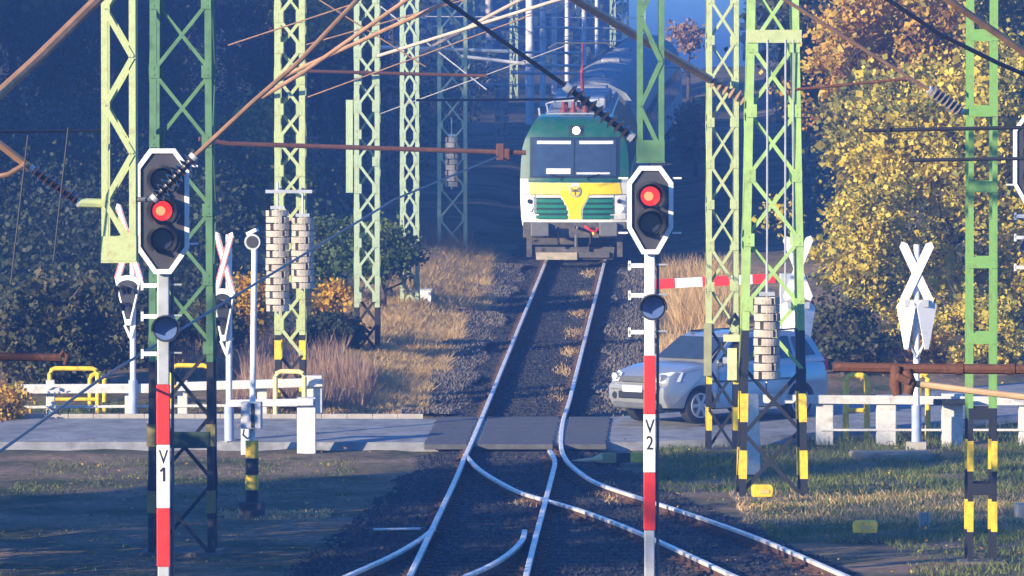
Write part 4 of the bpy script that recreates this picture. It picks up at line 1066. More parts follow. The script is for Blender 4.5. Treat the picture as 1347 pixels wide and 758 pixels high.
for s in (-1, 1):
    for w in ([(0.78, 1.10), (0.26, 1.47), (-0.32, 1.52), (-0.32, 1.10)], [(-0.42, 1.10), (-0.42, 1.52), (-1.08, 1.51), (-1.12, 1.12)], [(-1.22, 1.14), (-1.18, 1.5), (-1.5, 1.47), (-1.7, 1.16)]):
        gpoly([(x, s * (side(x, z) + 0.004), z) for x, z in w], 0.008, 'side_window', CG)
    gpoly([(0.88, 0, 1.10)] * 0 + [(x, s * 0.838 * wfac(x), z) for x, z in ((1.0, 0.74), (0.2, 0.72), (-1.0, 0.74), (-1.0, 0.77), (0.2, 0.75), (1.0, 0.77))], 0.012, 'side_moulding', M_dkgrey)
    for xd in (-0.37, 0.82): MB().box((xd, s * 0.842, 0.72), (0.012, 0.012, 0.72)).build('door_gap', M_black, car)
    MB().box((-0.2, s * 0.85, 0.93), (0.17, 0.03, 0.035)).build('door_handle', SIL, car, bevel=0.008)
    mr_ = MB().box((0.66, s * 0.92, 1.12), (0.12, 0.2, 0.13)).build('wing_mirror', SIL, car, bevel=0.03)
    hl = [(1.93, s * 0.45, 0.90), (1.80, s * 0.70, 0.94), (1.62, s * 0.775, 0.93), (1.70, s * 0.78, 0.77), (1.98, s * 0.66, 0.74), (2.03, s * 0.45, 0.75)]
    mb = MB(); c = [Vector(p) for p in hl]; cen = sum(c, Vector()) / 6 + Vector((0.06, s * 0.05, 0.01))
    mb.v = [tuple(p + Vector((0.02, s * 0.012, 0))) for p in c] + [tuple(cen)]; mb.f = [(i, (i + 1) % 6, 6) for i in range(6)]
    h_ = mb.build('headlight', mat('car headlight glass', (0.62, 0.65, 0.70), 0.08, spec=0.8), car, smooth=True)
    MB().tube([(1.93, s * 0.60, 0.84), (2.045, s * 0.58, 0.84)], 0.06, 12).build('bulb_bowl', M_grey, h_)
    MB().tube([(2.07, s * 0.53, 0.50), (2.085, s * 0.53, 0.50)], 0.065, 12).build('fog_lamp', M_black, car)
    MB().box((-1.98, s * 0.7, 0.98), (0.08, 0.14, 0.26)).build('tail_light', M_red, car, bevel=0.02)
    MB().bar((0.2, s * 0.55, 1.60), (-1.4, s * 0.56, 1.63), 0.03, 0.03).build('roof_rail', M_dkgrey, car)
gpoly([(0.90, -0.66, 1.12), (0.90, 0.66, 1.12), (0.385, 0.58, 1.485), (0.385, -0.58, 1.485)], 0.01, 'windscreen', CG).location = (0.022, 0, 0.03)
gpoly([(-1.90, 0.6, 1.12), (-1.90, -0.6, 1.12), (-1.75, -0.54, 1.45), (-1.75, 0.54, 1.45)], 0.01, 'rear_window', CG).location = (-0.016, 0, 0.0)
MB().box((2.06, 0, 0.80), (0.05, 0.82, 0.10)).build('grille', M_dkgrey, car, bevel=0.01)
MB().box((2.10, 0, 0.52), (0.06, 0.78, 0.13)).build('lower_grille', M_black, car, bevel=0.015)
MB().box((2.11, 0, 0.66), (0.05, 1.25, 0.10)).build('bumper_bar', SIL, car, bevel=0.03)
MB().box((2.0, 0, 0.33), (0.14, 1.2, 0.12)).build('skid_plate', M_dkgrey, car, bevel=0.03)
MB().box((2.145, 0, 0.63), (0.01, 0.5, 0.11)).build('number_plate', M_white, car)
MB().box((0, 0, 0.30), (3.3, 1.25, 0.12)).build('underbody', M_black, car)
TYRE = mat('tyre rubber', (0.02, 0.02, 0.022), 0.8)
for x_ in (1.25, -1.25):
    for s in (-1, 1):
        wh = MB(); yo, yi = s * 0.80, s * 0.58
        wh.tube([(0, yi - yo, 0), (0, yi - yo + 0.02 * s, 0), (0, -0.02 * s, 0), (0, 0, 0)], [0.30, 0.33, 0.33, 0.30], 28)
        w = wh.build('wheel', TYRE, car, smooth=True, loc=(x_, yo + 0.012 * s, 0.33))
        rm = MB(); rm.tube([(0, 0.0, 0), (0, 0.006 * s, 0)], 0.215, 24); r_ = rm.build('rim_dish', M_dkgrey, w)
        sp = MB()
        for k in range(6):
            a = R(60 * k); sp.bar((0.03 * math.cos(a), 0.014 * s, 0.03 * math.sin(a)), (0.20 * math.cos(a), 0.012 * s, 0.20 * math.sin(a)), 0.062, 0.02, up=(0, 1, 0))
        n = 24; o_ = [(0.225 * math.cos(2 * math.pi * k / n), 0.225 * math.sin(2 * math.pi * k / n)) for k in range(n)]
        sp.ring(o_, [(p[0] * 0.87, p[1] * 0.87) for p in o_], 0.0, 0.02 * s)
        sp.tube([(0, 0, 0), (0, 0.026 * s, 0)], 0.05, 12)
        sp.build('rim', mat('alloy rim', (0.55, 0.56, 0.58), 0.3, metal=0.6), w)
        MB().prism([(1.08 * p[0], 1.08 * p[1]) for p in [(0.365 * math.cos(R(a)), 0.365 * math.sin(R(a))) for a in range(0, 181, 15)]], -0.25 * s, -0.05 * s, 'y').build('wheel_housing', M_black, car, loc=(x_, s * 0.80, 0.33))
# ================================================================= OVERHEAD LINES
def wire(label, pts, r, m, name='overhead_wire', cat='wire', group='overhead wires and rods', sag=0.0, label_only=None):
    w = [P(*p) for p in pts]; o = w[0]
    if sag and len(w) == 2:
        w = [w[0].lerp(w[1], k / 10) - Vector((0, 0, sag * 4 * (k / 10) * (1 - k / 10))) for k in range(11)]
    t = MB().tube([p - o for p in w], r, 8).build(name, m, None, smooth=True, loc=o)
    return tag(t, label, cat, group)
def insulator(label, a, b, n=9, r=0.085, m=M_insul, capm=M_grey, group='ribbed insulators on the wires'):
    A, B = P(*a), P(*b); t = thing('insulator', label, 'insulator', A, 0, group); D = B - A
    MB().tube([Vector((0, 0, 0)), D], r * 0.36, 8).build('core', m, t, smooth=True)
    for i in range(n):
        c = D * ((i + 0.9) / (n + 0.8)); d = D.normalized() * (D.length / n)
        MB().tube([c - d * 0.32, c + d * 0.02, c + d * 0.22], [r * 0.42, r, r * 0.5], 14).build('shed', m, t, smooth=True)
    for a_, b_ in ((-0.02, 0.06), (0.95, 1.03)): MB().tube([D * a_, D * b_], r * 0.6, 10).build('end_cap', capm, t, smooth=True)
    return t
# black feeder to the dark green drop post
wire('thick black cable slanting down from the top to the ribbed insulator over the locomotive', [(480, -80, 74), (585, 0, 75), (745, 114, 76.3)], 0.032, M_cable)
insulator('large dark ribbed insulator crossing in front of the locomotive roof', (745, 114, 76.3), (830, 180, 76.4), 9, 0.115, mat('dark glazed porcelain', (0.025, 0.022, 0.025), 0.25))
wire('short dark link tying the large insulator to the dark green hanging post', [(830, 180, 76.4), (842, 187, 76.4)], 0.03, M_dkgrey)
wire('orange tan rod slanting down right to the slim mast in front of the car', [(690, -45, 90), (757, 0, 93), (932, 104, 98)], 0.075, M_tan)
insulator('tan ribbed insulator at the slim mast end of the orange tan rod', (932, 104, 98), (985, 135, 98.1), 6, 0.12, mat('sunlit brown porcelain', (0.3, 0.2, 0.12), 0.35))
# left bundle
wire('copper rod running from the top down to the insulator at the V 1 head', [(500, -28, 66.5), (475, -5, 66.2), (395, 80, 65.6), (330, 137, 65.3), (256, 206, 65)], 0.030, M_tan)
insulator('dark ribbed insulator across the head of the signal marked V 1', (256, 206, 64.8), (203, 262, 64.8), 8, 0.105, m=mat('dark glazed porcelain', (0.025, 0.022, 0.025), 0.25))
wire('short grey link between the V 1 insulator and the yellow green hanging post', [(203, 262, 64.8), (178, 263, 64.85)], 0.03, M_dkgrey)
wire('upper copper rod ending at the lime green mast with weights', [(640, -28, 103), (612, -8, 103.5), (400, 88, 104.5), (368, 104, 104.7)], 0.04, M_tan)
wire('second copper rod just below the upper one, ending at the lime green mast', [(575, -25, 103), (545, -7, 103.2), (398, 96, 104), (345, 128, 104.7)], 0.04, M_tan)
wire('pale tan rod ending at the mint green mast', [(790, -25, 114), (760, -8, 115), (497, 74, 116.6)], 0.035, mat('pale tan rod', (0.55, 0.42, 0.32), 0.5))
wire('pale tan rod ending at the wider mast near the locomotive', [(735, -25, 146), (690, -3, 147), (552, 70, 149)], 0.05, mat('pale tan rod', (0.55, 0.42, 0.32), 0.5))
wire('thick orange tan tube in the top left corner', [(190, -60, 62), (45, 82, 61), (-30, 150, 60)], 0.06, M_tan)
wire('tan rod entering from the edge above the left ribbed insulator', [(-40, 165, 64.5), (0, 190, 64.6), (40, 221, 64.8)], 0.045, M_tan)
insulator('long dark ribbed insulator between the tan rod and the yellow green hanging post', (40, 221, 64.8), (104, 267, 64.9), 8, 0.085)
wire('stubby lime bracket holding the left ribbed insulator to its hanging post', [(104, 267, 64.9), (138, 268, 64.95)], 0.055, M_lime, 'bracket', 'bracket')
wire('lower brown rod bending below the tan rod at the edge', [(-40, 238, 64.6), (10, 230, 64.6), (34, 216, 64.7)], 0.03, M_tan)
wire('long rusty cross tube from the lime green mast to the clamps near the locomotive', [(262, 183, 99.5), (300, 189, 99.7), (655, 200, 100), (692, 201, 100)], 0.042, M_rust)
t = thing('clamp', 'rusty clamp hanging on the end of the long cross tube beside the locomotive', 'clamp', P(658, 200, 99.95)); MB().box((0, 0, 0), (0.14, 0.12, 0.3)).box((0.12, 0, -0.05), (0.1, 0.1, 0.22)).build('jaw', M_rust, t, bevel=0.02)
wire('upper thin rusty cross tube behind the lime green and mint masts', [(372, 93, 116), (600, 99, 117), (640, 100, 117)], 0.035, M_rust)
wire('black cross wire ending above the locomotive roof', [(548, 132, 118), (735, 131, 121), (772, 128, 122)], 0.026, M_cable)
PALE = mat('pale aluminium tube', (0.62, 0.60, 0.58), 0.45, metal=0.3)
for i, (a, b, Z, la) in enumerate((((488, 62), (668, 68), 150, 'pale thin cross tube running right from the mint green mast top'), ((604, 74), (690, 84), 160, 'pale thin cross tube from the wider mast to the pale pole'),
        ((640, 35), (812, 38), 235, 'highest pale cross tube spanning the far poles'), ((596, 68), (765, 70), 220, 'pale cross tube spanning behind the far poles above the train'),
        ((690, 86), (905, 88), 200, 'long pale cross tube over the carriage roof'), ((672, 96), (800, 97), 210, 'shorter pale cross tube just under the long one over the train'))):
    wire(la, [(*a, Z), (*b, Z)], 0.05, PALE, 'cross_tube', 'tube', 'cross tubes over the far line')
wire('long grey stay wire slanting up across V 1 from the lower left edge', [(-30, 615, 60), (130, 500, 66), (300, 395, 75), (520, 262, 90), (655, 206, 99.8)], 0.018, M_wire, 'stay_wire', 'wire')
# right side
wire('copper wire slanting down to the ribbed insulator at the batten mast', [(1000, -20, 74), (1224, 120, 75)], 0.025, M_tan)
insulator('ribbed insulator left of the batten plate mast', (1222, 118, 75), (1264, 147, 75.2), 7, 0.085, mat('grey brown porcelain', (0.16, 0.13, 0.12), 0.3))
wire('short lime link from the right ribbed insulator to the batten mast', [(1264, 147, 75.2), (1279, 148, 75.3)], 0.04, M_green)
wire('black wire slanting down across the top of the batten mast', [(1150, -12, 68), (1235, 45, 68.5), (1312, 83, 69), (1370, 108, 69.5)], 0.028, M_cable)
wire('orange copper tube slanting through the top right corner', [(1232, -10, 64), (1380, 92, 65)], 0.045, M_tan)
wire('thin brown registration rod in front of the yellow foliage', [(1046, 118, 70), (1192, 104, 70)], 0.018, M_rust)
wire('upper dark horizontal rod crossing the batten mast', [(1136, 172, 70), (1390, 167, 70)], 0.024, M_cable)
wire('lower dark horizontal rod crossing the batten mast', [(1196, 211, 70), (1390, 208, 70)], 0.022, M_cable)
t = thing('clamp', 'little dark clamp hanging on the upper horizontal rod by the golden tree', 'clamp', P(1168, 172, 69.97)); MB().box((0, 0, 0.02), (0.04, 0.06, 0.14)).box((0.02, 0, -0.08), (0.05, 0.04, 0.08)).build('jaw', M_cable, t)
for i, (px, pb, w_, m_) in enumerate(((618, 150, 13, 'mint'), (822, 92, 9, 'mint'), (676, 132, 10, 'mint'), (806, 70, 7, 'mint'), (845, 60, 8, 'mint'))):
    Z = 71962 / (pb + 149.5)
    lattice(['far pale green lattice mast just left of the pale slender pole', 'far pale green mast above the carriage roof right of the train', 'far pale green lattice mast left of the stoutest white pole', 'very distant green mast between the far white poles and the carriage', 'very distant green mast above the dark green hanging post'][i],
            Vector((X(px, Z), Z, hill(X(px, Z), Z))), w_ * Z / F * 0.8, 11.5, M_mint, 9, 'z', leg=0.09, brace=0.06)
for i, (a, b, Z, la) in enumerate((((560, 22), (842, 24), 250, 'faint pale wire high over the far line'), ((640, 52), (835, 55), 240, 'faint pale wire below the highest far tube'), ((600, 110), (700, 112), 215, 'faint pale wire left of the locomotive roof'),
        ((500, 8), (640, 118), 130, 'thin pale wire slanting behind the narrow mast'), ((755, -5), (770, 92), 230, 'steep thin pale wire over the carriages'), ((812, -5), (775, 100), 200, 'steep thin pale wire leaning left over the train'))):
    wire(la, [(*a, Z), (*b, Z)], 0.022 if i < 3 else 0.016, PALE, 'overhead_wire', 'wire', 'thin wires over the far line')
for i, (a, b, Z, la) in enumerate((((400, 60), (640, -8), 110, 'thin wire fanning up from the lime green mast, lowest of the fan'), ((405, 128), (700, 20), 112, 'thin wire crossing behind the mint and narrow masts'), ((500, 150), (745, 60), 140, 'thin pale wire rising to the far white poles'),
        ((420, 0), (560, 88), 108, 'thin wire falling from the top behind the mint mast'), ((610, 40), (790, -6), 170, 'thin wire rising over the pale slender pole'), ((300, 60), (470, 4), 102, 'thin wire at the left of the lime green mast top'),
        ((660, 20), (760, 80), 190, 'thin wire falling between the far white poles'), ((700, 50), (842, 44), 215, 'level thin wire just over the carriage'))):
    wire(la, [(*a, Z), (*b, Z)], 0.014, M_tan if i in (0, 1, 3, 5) else mat('dull thin wire', (0.40, 0.36, 0.33), 0.5), 'overhead_wire', 'wire', 'thin wires over the far line')
# near cantilevers at either edge
ZC = 45
for s, lab in ((1, 'green mast outside the frame carrying the rusty tubes on the right'), (-1, 'green mast outside the frame carrying the rusty tube on the left')):
    lattice(lab, Vector((s * 4.75, ZC, hill(s * 4.75, ZC))), 0.35, 8.6, M_green, 9, 'plate', leg=0.09)
wire('long rusty horizontal tube in front of the white fence and golden tree', [(1096, 483, ZC), (1190, 485, ZC), (1460, 487, ZC)], 0.04, M_rust, 'cantilever_tube', 'tube')
wire('tan strut slanting right from the rusty clamps below the long rusty tube', [(1196, 504, ZC), (1300, 517, ZC), (1460, 536, ZC)], 0.026, mat('sunlit tan strut', (0.55, 0.36, 0.2), 0.5), 'cantilever_strut', 'tube')
t = thing('rusty_clamp', 'lumpy rusty clamps hanging from the long rusty tube before the white fence', 'clamp', P(1183, 487, ZC - 0.03))
MB().tube([(-0.02, 0, 0.03), (-0.03, 0, -0.12), (-0.01, 0, -0.2)], [0.045, 0.05, 0.035], 10).tube([(0.06, 0, 0.0), (0.09, 0, -0.10), (0.07, 0, -0.19)], [0.04, 0.05, 0.04], 10).build('jaw', M_rust, t, smooth=True)
MB().box((0.03, -0.03, -0.07), (0.12, 0.07, 0.06), Matrix.Rotation(0.4, 3, 'Y')).build('bolt_plate', M_rust, t, bevel=0.01)
for q in (1262, 1330): MB().tube([P(q, 486, ZC) - t.location - Vector((0.03, 0, 0)), P(q, 486, ZC) - t.location + Vector((0.03, 0, 0))], 0.047, 12).build('sleeve', M_rust, t)
wire('rusty horizontal tube entering at the left edge above the white fence', [(-120, 466, ZC), (0, 469, ZC), (80, 471, ZC)], 0.032, M_rust, 'cantilever_tube', 'tube')
t = thing('tube_hook', 'small dark hook on the end of the left rusty tube', 'hook', P(78, 470, ZC)); MB().tube([(0, 0, 0), (0.03, 0, 0.05), (0.06, 0, 0.01), (0.04, 0, -0.06)], 0.018, 8).build('hook', M_rust, t, smooth=True)
for (a, b, la) in (((90, 168), (70, 345), 'thin dark dropper wire near the left edge, right one of two'), ((37, 178), (14, 372), 'thin dark dropper wire near the left edge, left one of two')):
    wire(la, [(*a, 64), (*b, 64)], 0.010, M_cable)
wire('dark thin horizontal wire behind the caption height at the left edge', [(-30, 174, 64), (138, 172, 65)], 0.014, M_cable)

# ================================================================= VEGETATION
def leaf_cloud(seed, ncl, per, rad, leaf, spread=0.22, shell=0.55, lumps=6, flat=1.0, mode='leaf'):
    """leaf quads gathered in clusters inside a lumpy ellipsoid centred on the origin"""
    rng = np.random.default_rng(seed); rx, ry, rz = rad
    lc = rng.normal(size=(lumps, 3)); lc /= np.linalg.norm(lc, axis=1)[:, None]
    d = rng.normal(size=(ncl, 3)); d /= np.linalg.norm(d, axis=1)[:, None]
    rr = shell + (1 - shell) * rng.random(ncl) ** 0.6
    bump = 0.72 + 0.42 * np.max(np.clip(d @ lc.T, 0, 1) ** 5, axis=1)
    bump = bump * (1 + 0.38 * rng.random(ncl) ** 4)                      # sprays poking out of the outline
    hd = rng.normal(size=(7, 3)); hd /= np.linalg.norm(hd, axis=1)[:, None]
    keep = np.max(d @ hd.T, axis=1) < 0.95                               # gaps where branches show
    d, rr, bump = d[keep], rr[keep], bump[keep]; ncl = len(d)
    c = d * (rr * bump)[:, None] * np.array([rx, ry, rz])
    sc = np.repeat(c, per, 0); N = len(sc)
    csz = np.repeat(rng.uniform(0.55, 1.4, ncl), per)[:, None]
    p = sc + rng.normal(size=(N, 3)) * csz * spread * np.array([1, 1, 0.75])
    u = rng.normal(size=(N, 3)); u[:, 2] -= 0.35; u /= np.linalg.norm(u, axis=1)[:, None]
    v = np.cross(u, rng.normal(size=(N, 3))); v /= np.linalg.norm(v, axis=1)[:, None]
    L = leaf * np.exp(rng.normal(-0.08, 0.38, (N, 1))); wv = v * L * 0.42
    q = np.stack([p - u * L * 0.5, p + wv, p + u * L * 0.5, p - wv], 1)
    return q.reshape(-1, 3)
CROWNS = {}
def crown_mesh(key, m, *a, **k):
    if key not in CROWNS: CROWNS[key] = np_mesh('crown', leaf_cloud(*a, **k), 4, m)
    return CROWNS[key]
TRUNKS = {}
def trunk_mesh(h, r, seed, spread, nl=9):
    rng = random.Random(seed); mb = MB()
    pts = [Vector((0, 0, -0.2))]; 
    for i in range(1, 7): pts.append(Vector((rng.uniform(-.05, .05) * h * i / 6, rng.uniform(-.05, .05) * h * i / 6, h * i / 6)))
    mb.tube(pts, [r * (1 - 0.13 * i) for i in range(7)], 9)
    for k in range(nl):
        t0 = rng.uniform(0.3, 0.95); i = int(t0 * 6); b = pts[i].lerp(pts[min(6, i + 1)], t0 * 6 - i)
        a = rng.uniform(0, 6.28); L = spread * rng.uniform(0.5, 0.95)
        e = b + Vector((math.cos(a) * L, math.sin(a) * L, L * rng.uniform(0.3, 0.9)))
        mid = b.lerp(e, 0.5) + Vector((0, 0, -0.08 * L))
        mb.tube([b, mid, e], [r * 0.42, r * 0.28, r * 0.08], 6)
        for q in range(2):
            f = mid.lerp(e, rng.uniform(0, .6)); a2 = rng.uniform(0, 6.28)
            mb.tube([f, f + Vector((math.cos(a2), math.sin(a2), rng.uniform(.2, .9))) * L * 0.4], [r * 0.16, r * 0.04], 5)
    return mb.mesh('trunk', M_trunk, smooth=True)
def tree(label, pos, cz, crown, h, r, seed, spread, name='autumn_tree', cat='tree', group=None, extra=()):
    t = thing(name, label, cat, pos, random.uniform(0, 6.28) if not extra else 0, group)
    inst('trunk', trunk_mesh(h, r, seed, spread), t)
    c = inst('crown', crown, t, (0, 0, cz)); c['kind'] = 'stuff'
    for me, loc in extra:
        c = inst('crown', me, t, loc); c['kind'] = 'stuff'
    return t
GOLD = leaf_mat('golden leaves', [(0.10, 0.12, 0.03), (0.22, 0.22, 0.04), (0.56, 0.43, 0.05), (0.72, 0.56, 0.08), (0.34, 0.34, 0.08)], 0.3)
OLIVE = leaf_mat('olive yellow leaves', [(0.09, 0.10, 0.03), (0.19, 0.19, 0.05), (0.33, 0.28, 0.06), (0.48, 0.38, 0.08)], 0.3)
ORANGE = leaf_mat('orange brown leaves', [(0.16, 0.09, 0.03), (0.32, 0.16, 0.04), (0.56, 0.33, 0.05), (0.62, 0.46, 0.08), (0.27, 0.25, 0.07)], 0.3)
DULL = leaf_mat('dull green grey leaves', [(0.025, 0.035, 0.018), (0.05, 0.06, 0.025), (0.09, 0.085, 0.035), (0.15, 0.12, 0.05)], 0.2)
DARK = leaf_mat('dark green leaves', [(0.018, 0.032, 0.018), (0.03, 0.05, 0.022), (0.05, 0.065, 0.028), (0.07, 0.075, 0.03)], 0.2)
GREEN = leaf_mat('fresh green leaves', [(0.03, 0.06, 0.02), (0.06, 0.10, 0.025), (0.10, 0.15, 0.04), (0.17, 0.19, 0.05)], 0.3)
YELL = leaf_mat('bright yellow leaves', [(0.20, 0.12, 0.02), (0.55, 0.32, 0.02), (0.75, 0.45, 0.03)], 0.3)
TANL = leaf_mat('dry tan leaves', [(0.20, 0.12, 0.07), (0.38, 0.24, 0.13), (0.50, 0.34, 0.20)], 0.25)
# right autumn trees
def ctree(label, px, py, Z, rpx, rpz, m, seed, ncl, per, leaf, name='autumn_tree', spread=0.2, group='autumn trees right of the line', ry=None, cat='tree', shell=0.5):
    s = Z / F; c = P(px, py, Z); b = hill(c.x, Z); rx, rz = rpx * s, rpz * s
    me = np_mesh('crown', leaf_cloud(seed, ncl, int(per * 1.5), (rx, ry or rx, rz), leaf * 0.82, spread, shell=shell), 4, m)
    h = max(0.4, c.z - b + rz * 0.3)
    t = thing(name, label, cat, (c.x, Z, b), 0, group)
    inst('trunk', trunk_mesh(h, 0.05 + 0.018 * h, seed, rx * 1.05, 14), t)
    o = inst('crown', me, t, (0, 0, c.z - b)); o['kind'] = 'stuff'
    return t
ctree('large golden leaved tree filling the space behind the batten plate mast', 1252, 270, 122, 175, 215, GOLD, 11, 620, 46, 0.13, spread=0.20)
ctree('tall orange and brown crown at the top right of the broad mast', 1185, 70, 128, 118, 130, ORANGE, 12, 330, 46, 0.14, spread=0.22)
ctree('olive yellow tree whose lower crown ends above the dark gap, left of the golden tree', 1165, 175, 125, 95, 85, OLIVE, 13, 240, 46, 0.13, spread=0.2)
ctree('dull olive crown in the upper right corner behind the copper wires', 1330, 70, 132, 110, 150, OLIVE, 14, 300, 46, 0.15, spread=0.24)
ctree('slender golden sapling bush left of the white cross seen from behind', 1140, 330, 119, 46, 95, GOLD, 15, 110, 40, 0.11, spread=0.14, name='autumn_bush', cat='bush')
ctree('low dull bush between the rear of the silver car and the golden tree', 1110, 445, 112, 50, 55, DULL, 16, 90, 40, 0.10, spread=0.12, name='autumn_bush', cat='bush')
ctree('mixed yellow green bush behind the white fence at the right edge', 1290, 450, 114, 110, 70, GOLD, 17, 170, 40, 0.11, spread=0.14, name='autumn_bush', cat='bush')
ctree('brownish bush right of the white lamp backs behind the fence', 1190, 470, 113, 70, 40, ORANGE, 18, 90, 40, 0.10, spread=0.12, name='autumn_bush', cat='bush')
ctree('dry tan hanging bush beside the dark gap right of the train', 915, 175, 190, 22, 40, TANL, 19, 70, 30, 0.16, spread=0.2, name='dry_bush', cat='bush', group='dry bushes in the distance')
ctree('rounder dry bush higher up in the haze right of the carriages', 905, 48, 260, 16, 18, TANL, 20, 30, 30, 0.2, spread=0.25, name='dry_bush', cat='bush', group='dry bushes in the distance')
# left side bushes and trees
ctree('dull olive tree at the left edge above the rusty tube', 62, 440, 109, 85, 82, DULL, 21, 200, 40, 0.12, spread=0.17, group='trees on the left side')
ctree('dark reddish bush low at the left edge by the road', 5, 540, 103, 26, 40, ORANGE, 22, 50, 40, 0.08, spread=0.09, name='roadside_bush', cat='bush', group='bushes on the left side')
ctree('tree with green and orange leaves behind the lime green mast', 330, 215, 150, 62, 88, OLIVE, 23, 170, 40, 0.15, spread=0.24, group='trees on the left side')
ctree('orange tinted crown at the top between the lime and mint masts', 432, 20, 165, 60, 50, ORANGE, 24, 150, 40, 0.17, spread=0.26, group='trees on the left side')
ctree('little bright yellow bush right of the weight stacks', 436, 402, 118, 24, 30, YELL, 25, 40, 40, 0.10, spread=0.10, name='roadside_bush', cat='bush', group='bushes on the left side')
ctree('low yellow bush just left of the longer weight stack', 330, 405, 117, 22, 48, YELL, 26, 40, 34, 0.10, spread=0.12, name='roadside_bush', cat='bush', group='bushes on the left side')
ctree('dark green bush below the little yellow bush', 430, 440, 116, 45, 26, DARK, 27, 80, 40, 0.10, spread=0.11, name='roadside_bush', cat='bush', group='bushes on the left side')
ctree('fresh green bush between the two mint coloured masts', 505, 335, 128, 50, 36, GREEN, 28, 90, 40, 0.11, spread=0.14, name='roadside_bush', cat='bush', group='bushes on the left side')
ctree('green bush behind the weight stacks', 430, 330, 130, 40, 45, GREEN, 29, 80, 40, 0.11, spread=0.14, name='roadside_bush', cat='bush', group='bushes on the left side')
ctree('dull green bush behind the dark green mast', 160, 455, 113, 60, 45, DULL, 30, 90, 40, 0.10, spread=0.12, name='roadside_bush', cat='bush', group='bushes on the left side')
ctree('grey green bush behind the yellow hoop by the dark green mast', 280, 440, 114, 50, 50, DULL, 31, 90, 40, 0.10, spread=0.12, name='roadside_bush', cat='bush', group='bushes on the left side')
for i, Y_ in enumerate((71.5, 75.5, 79.5)):  # bushes added out of view to shade the ground on the left
    ctree('added shade bush left of the dark green mast, outside the view', CX - 10.4 * F / Y_, YH + 3.6 * F / Y_, Y_, 2.0 * F / Y_, 2.0 * F / Y_, DULL, 80 + i, 150, 30, 0.16, spread=0.25, name='roadside_bush', cat='bush', group='added shade bushes outside the view on the left')
# forest behind: individual tall trees
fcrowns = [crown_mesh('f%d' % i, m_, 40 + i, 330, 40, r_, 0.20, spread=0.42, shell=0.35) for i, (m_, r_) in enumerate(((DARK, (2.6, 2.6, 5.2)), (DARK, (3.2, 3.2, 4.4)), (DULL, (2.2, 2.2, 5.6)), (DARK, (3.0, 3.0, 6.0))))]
ftr = [trunk_mesh(11, 0.19, 60 + i, 2.2, 12) for i in range(3)]
rngf = random.Random(5)
spots = []
for Z in (132, 145, 158, 172, 188, 206, 228, 252, 285, 325):
    half = 673.5 * Z / F + 5
    n = int(2 * half / 3.1)
    for i in range(n + 1):
        x = -half + 2 * half * i / n + rngf.uniform(-.9, .9); d = x - xc(Z)
        if abs(d) < (5.4 + (Z - 158) * 0.05 if d < 0 else 7.0): continue
        if Z < 170 and d > 0 and d < 6.5: continue
        if Z < 150 and (d > -9.5): continue
        if d < 0 and 134 < Z + (1.6 - x) * 0.9 < 168: continue        # a gap in the wood there: the sun reaches the engine
        spots.append((x, Z + rngf.uniform(-3, 3)))
FL = ['tall dark shaded tree with a full crown in the wood behind the masts', 'broad dark green tree standing in the wood behind the masts', 'dull grey green tree in the wood behind the masts', 'tallest kind of dark crowned tree in the wood behind the masts']
def forest_tree(x, y, k, s, label, group):
    t = thing('forest_tree', label, 'tree', (x, y, hill(x, y)), rngf.uniform(0, 6.28), group)
    t.scale = (s, s, s * rngf.uniform(0.9, 1.15))
    inst('trunk', ftr[k % 3], t)
    c = inst('crown', fcrowns[k], t, (0, 0, 7.4)); c['kind'] = 'stuff'
for i, (x, y) in enumerate(spots):
    k = rngf.randrange(4)
    forest_tree(x, y, k, rngf.uniform(0.9, 1.3) * (0.5 if (x < xc(y) and x > -15 and 166 < y + (1.6 - x) * 0.9 < 194) else 1.0 if y < 200 else 0.72), FL[k], FL[k].replace('tree', 'trees'))
# undergrowth at the forest edge and the far wood closing the view
q = []
rg = np.random.default_rng(9)
def strip(y0, y1, n, xr, hmin, hmax, leaf, side_gap):
    x = rg.uniform(-xr, xr, n); y = rg.uniform(y0, y1, n)
    d = x - np.array([xc(v) for v in y]); ok = (d < -side_gap) | (d > side_gap + 0.5)
    x, y = x[ok], y[ok]; z = np.array([hill(a, b) for a, b in zip(x, y)]) + rg.uniform(hmin, hmax, len(x)) * (0.5 + 0.5 * np.abs(np.sin(x * 1.3 + y)))
    p = np.stack([x, y, z], 1); N = len(p)
    u = rg.normal(size=(N, 3)); u /= np.linalg.norm(u, axis=1)[:, None]; v = np.cross(u, rg.normal(size=(N, 3))); v /= np.linalg.norm(v, axis=1)[:, None]
    L = leaf * rg.uniform(0.6, 1.4, (N, 1))
    return np.stack([p - u * L * .5, p + v * L * .35, p + u * L * .5, p - v * L * .35], 1).reshape(-1, 3)
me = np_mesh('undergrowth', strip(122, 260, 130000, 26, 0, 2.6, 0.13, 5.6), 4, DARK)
o = bpy.data.objects.new('undergrowth', me); COL.objects.link(o); tag(o, kind='stuff')
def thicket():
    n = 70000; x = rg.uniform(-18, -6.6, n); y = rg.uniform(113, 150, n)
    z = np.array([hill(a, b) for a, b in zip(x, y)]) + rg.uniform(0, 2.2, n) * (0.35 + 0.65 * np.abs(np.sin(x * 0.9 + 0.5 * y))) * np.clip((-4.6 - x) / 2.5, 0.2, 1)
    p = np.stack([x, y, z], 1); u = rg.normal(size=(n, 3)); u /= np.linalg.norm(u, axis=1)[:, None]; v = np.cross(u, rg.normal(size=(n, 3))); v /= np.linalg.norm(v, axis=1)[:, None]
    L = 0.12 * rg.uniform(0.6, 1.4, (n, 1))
    return np.stack([p - u * L * .5, p + v * L * .35, p + u * L * .5, p - v * L * .35], 1).reshape(-1, 3)
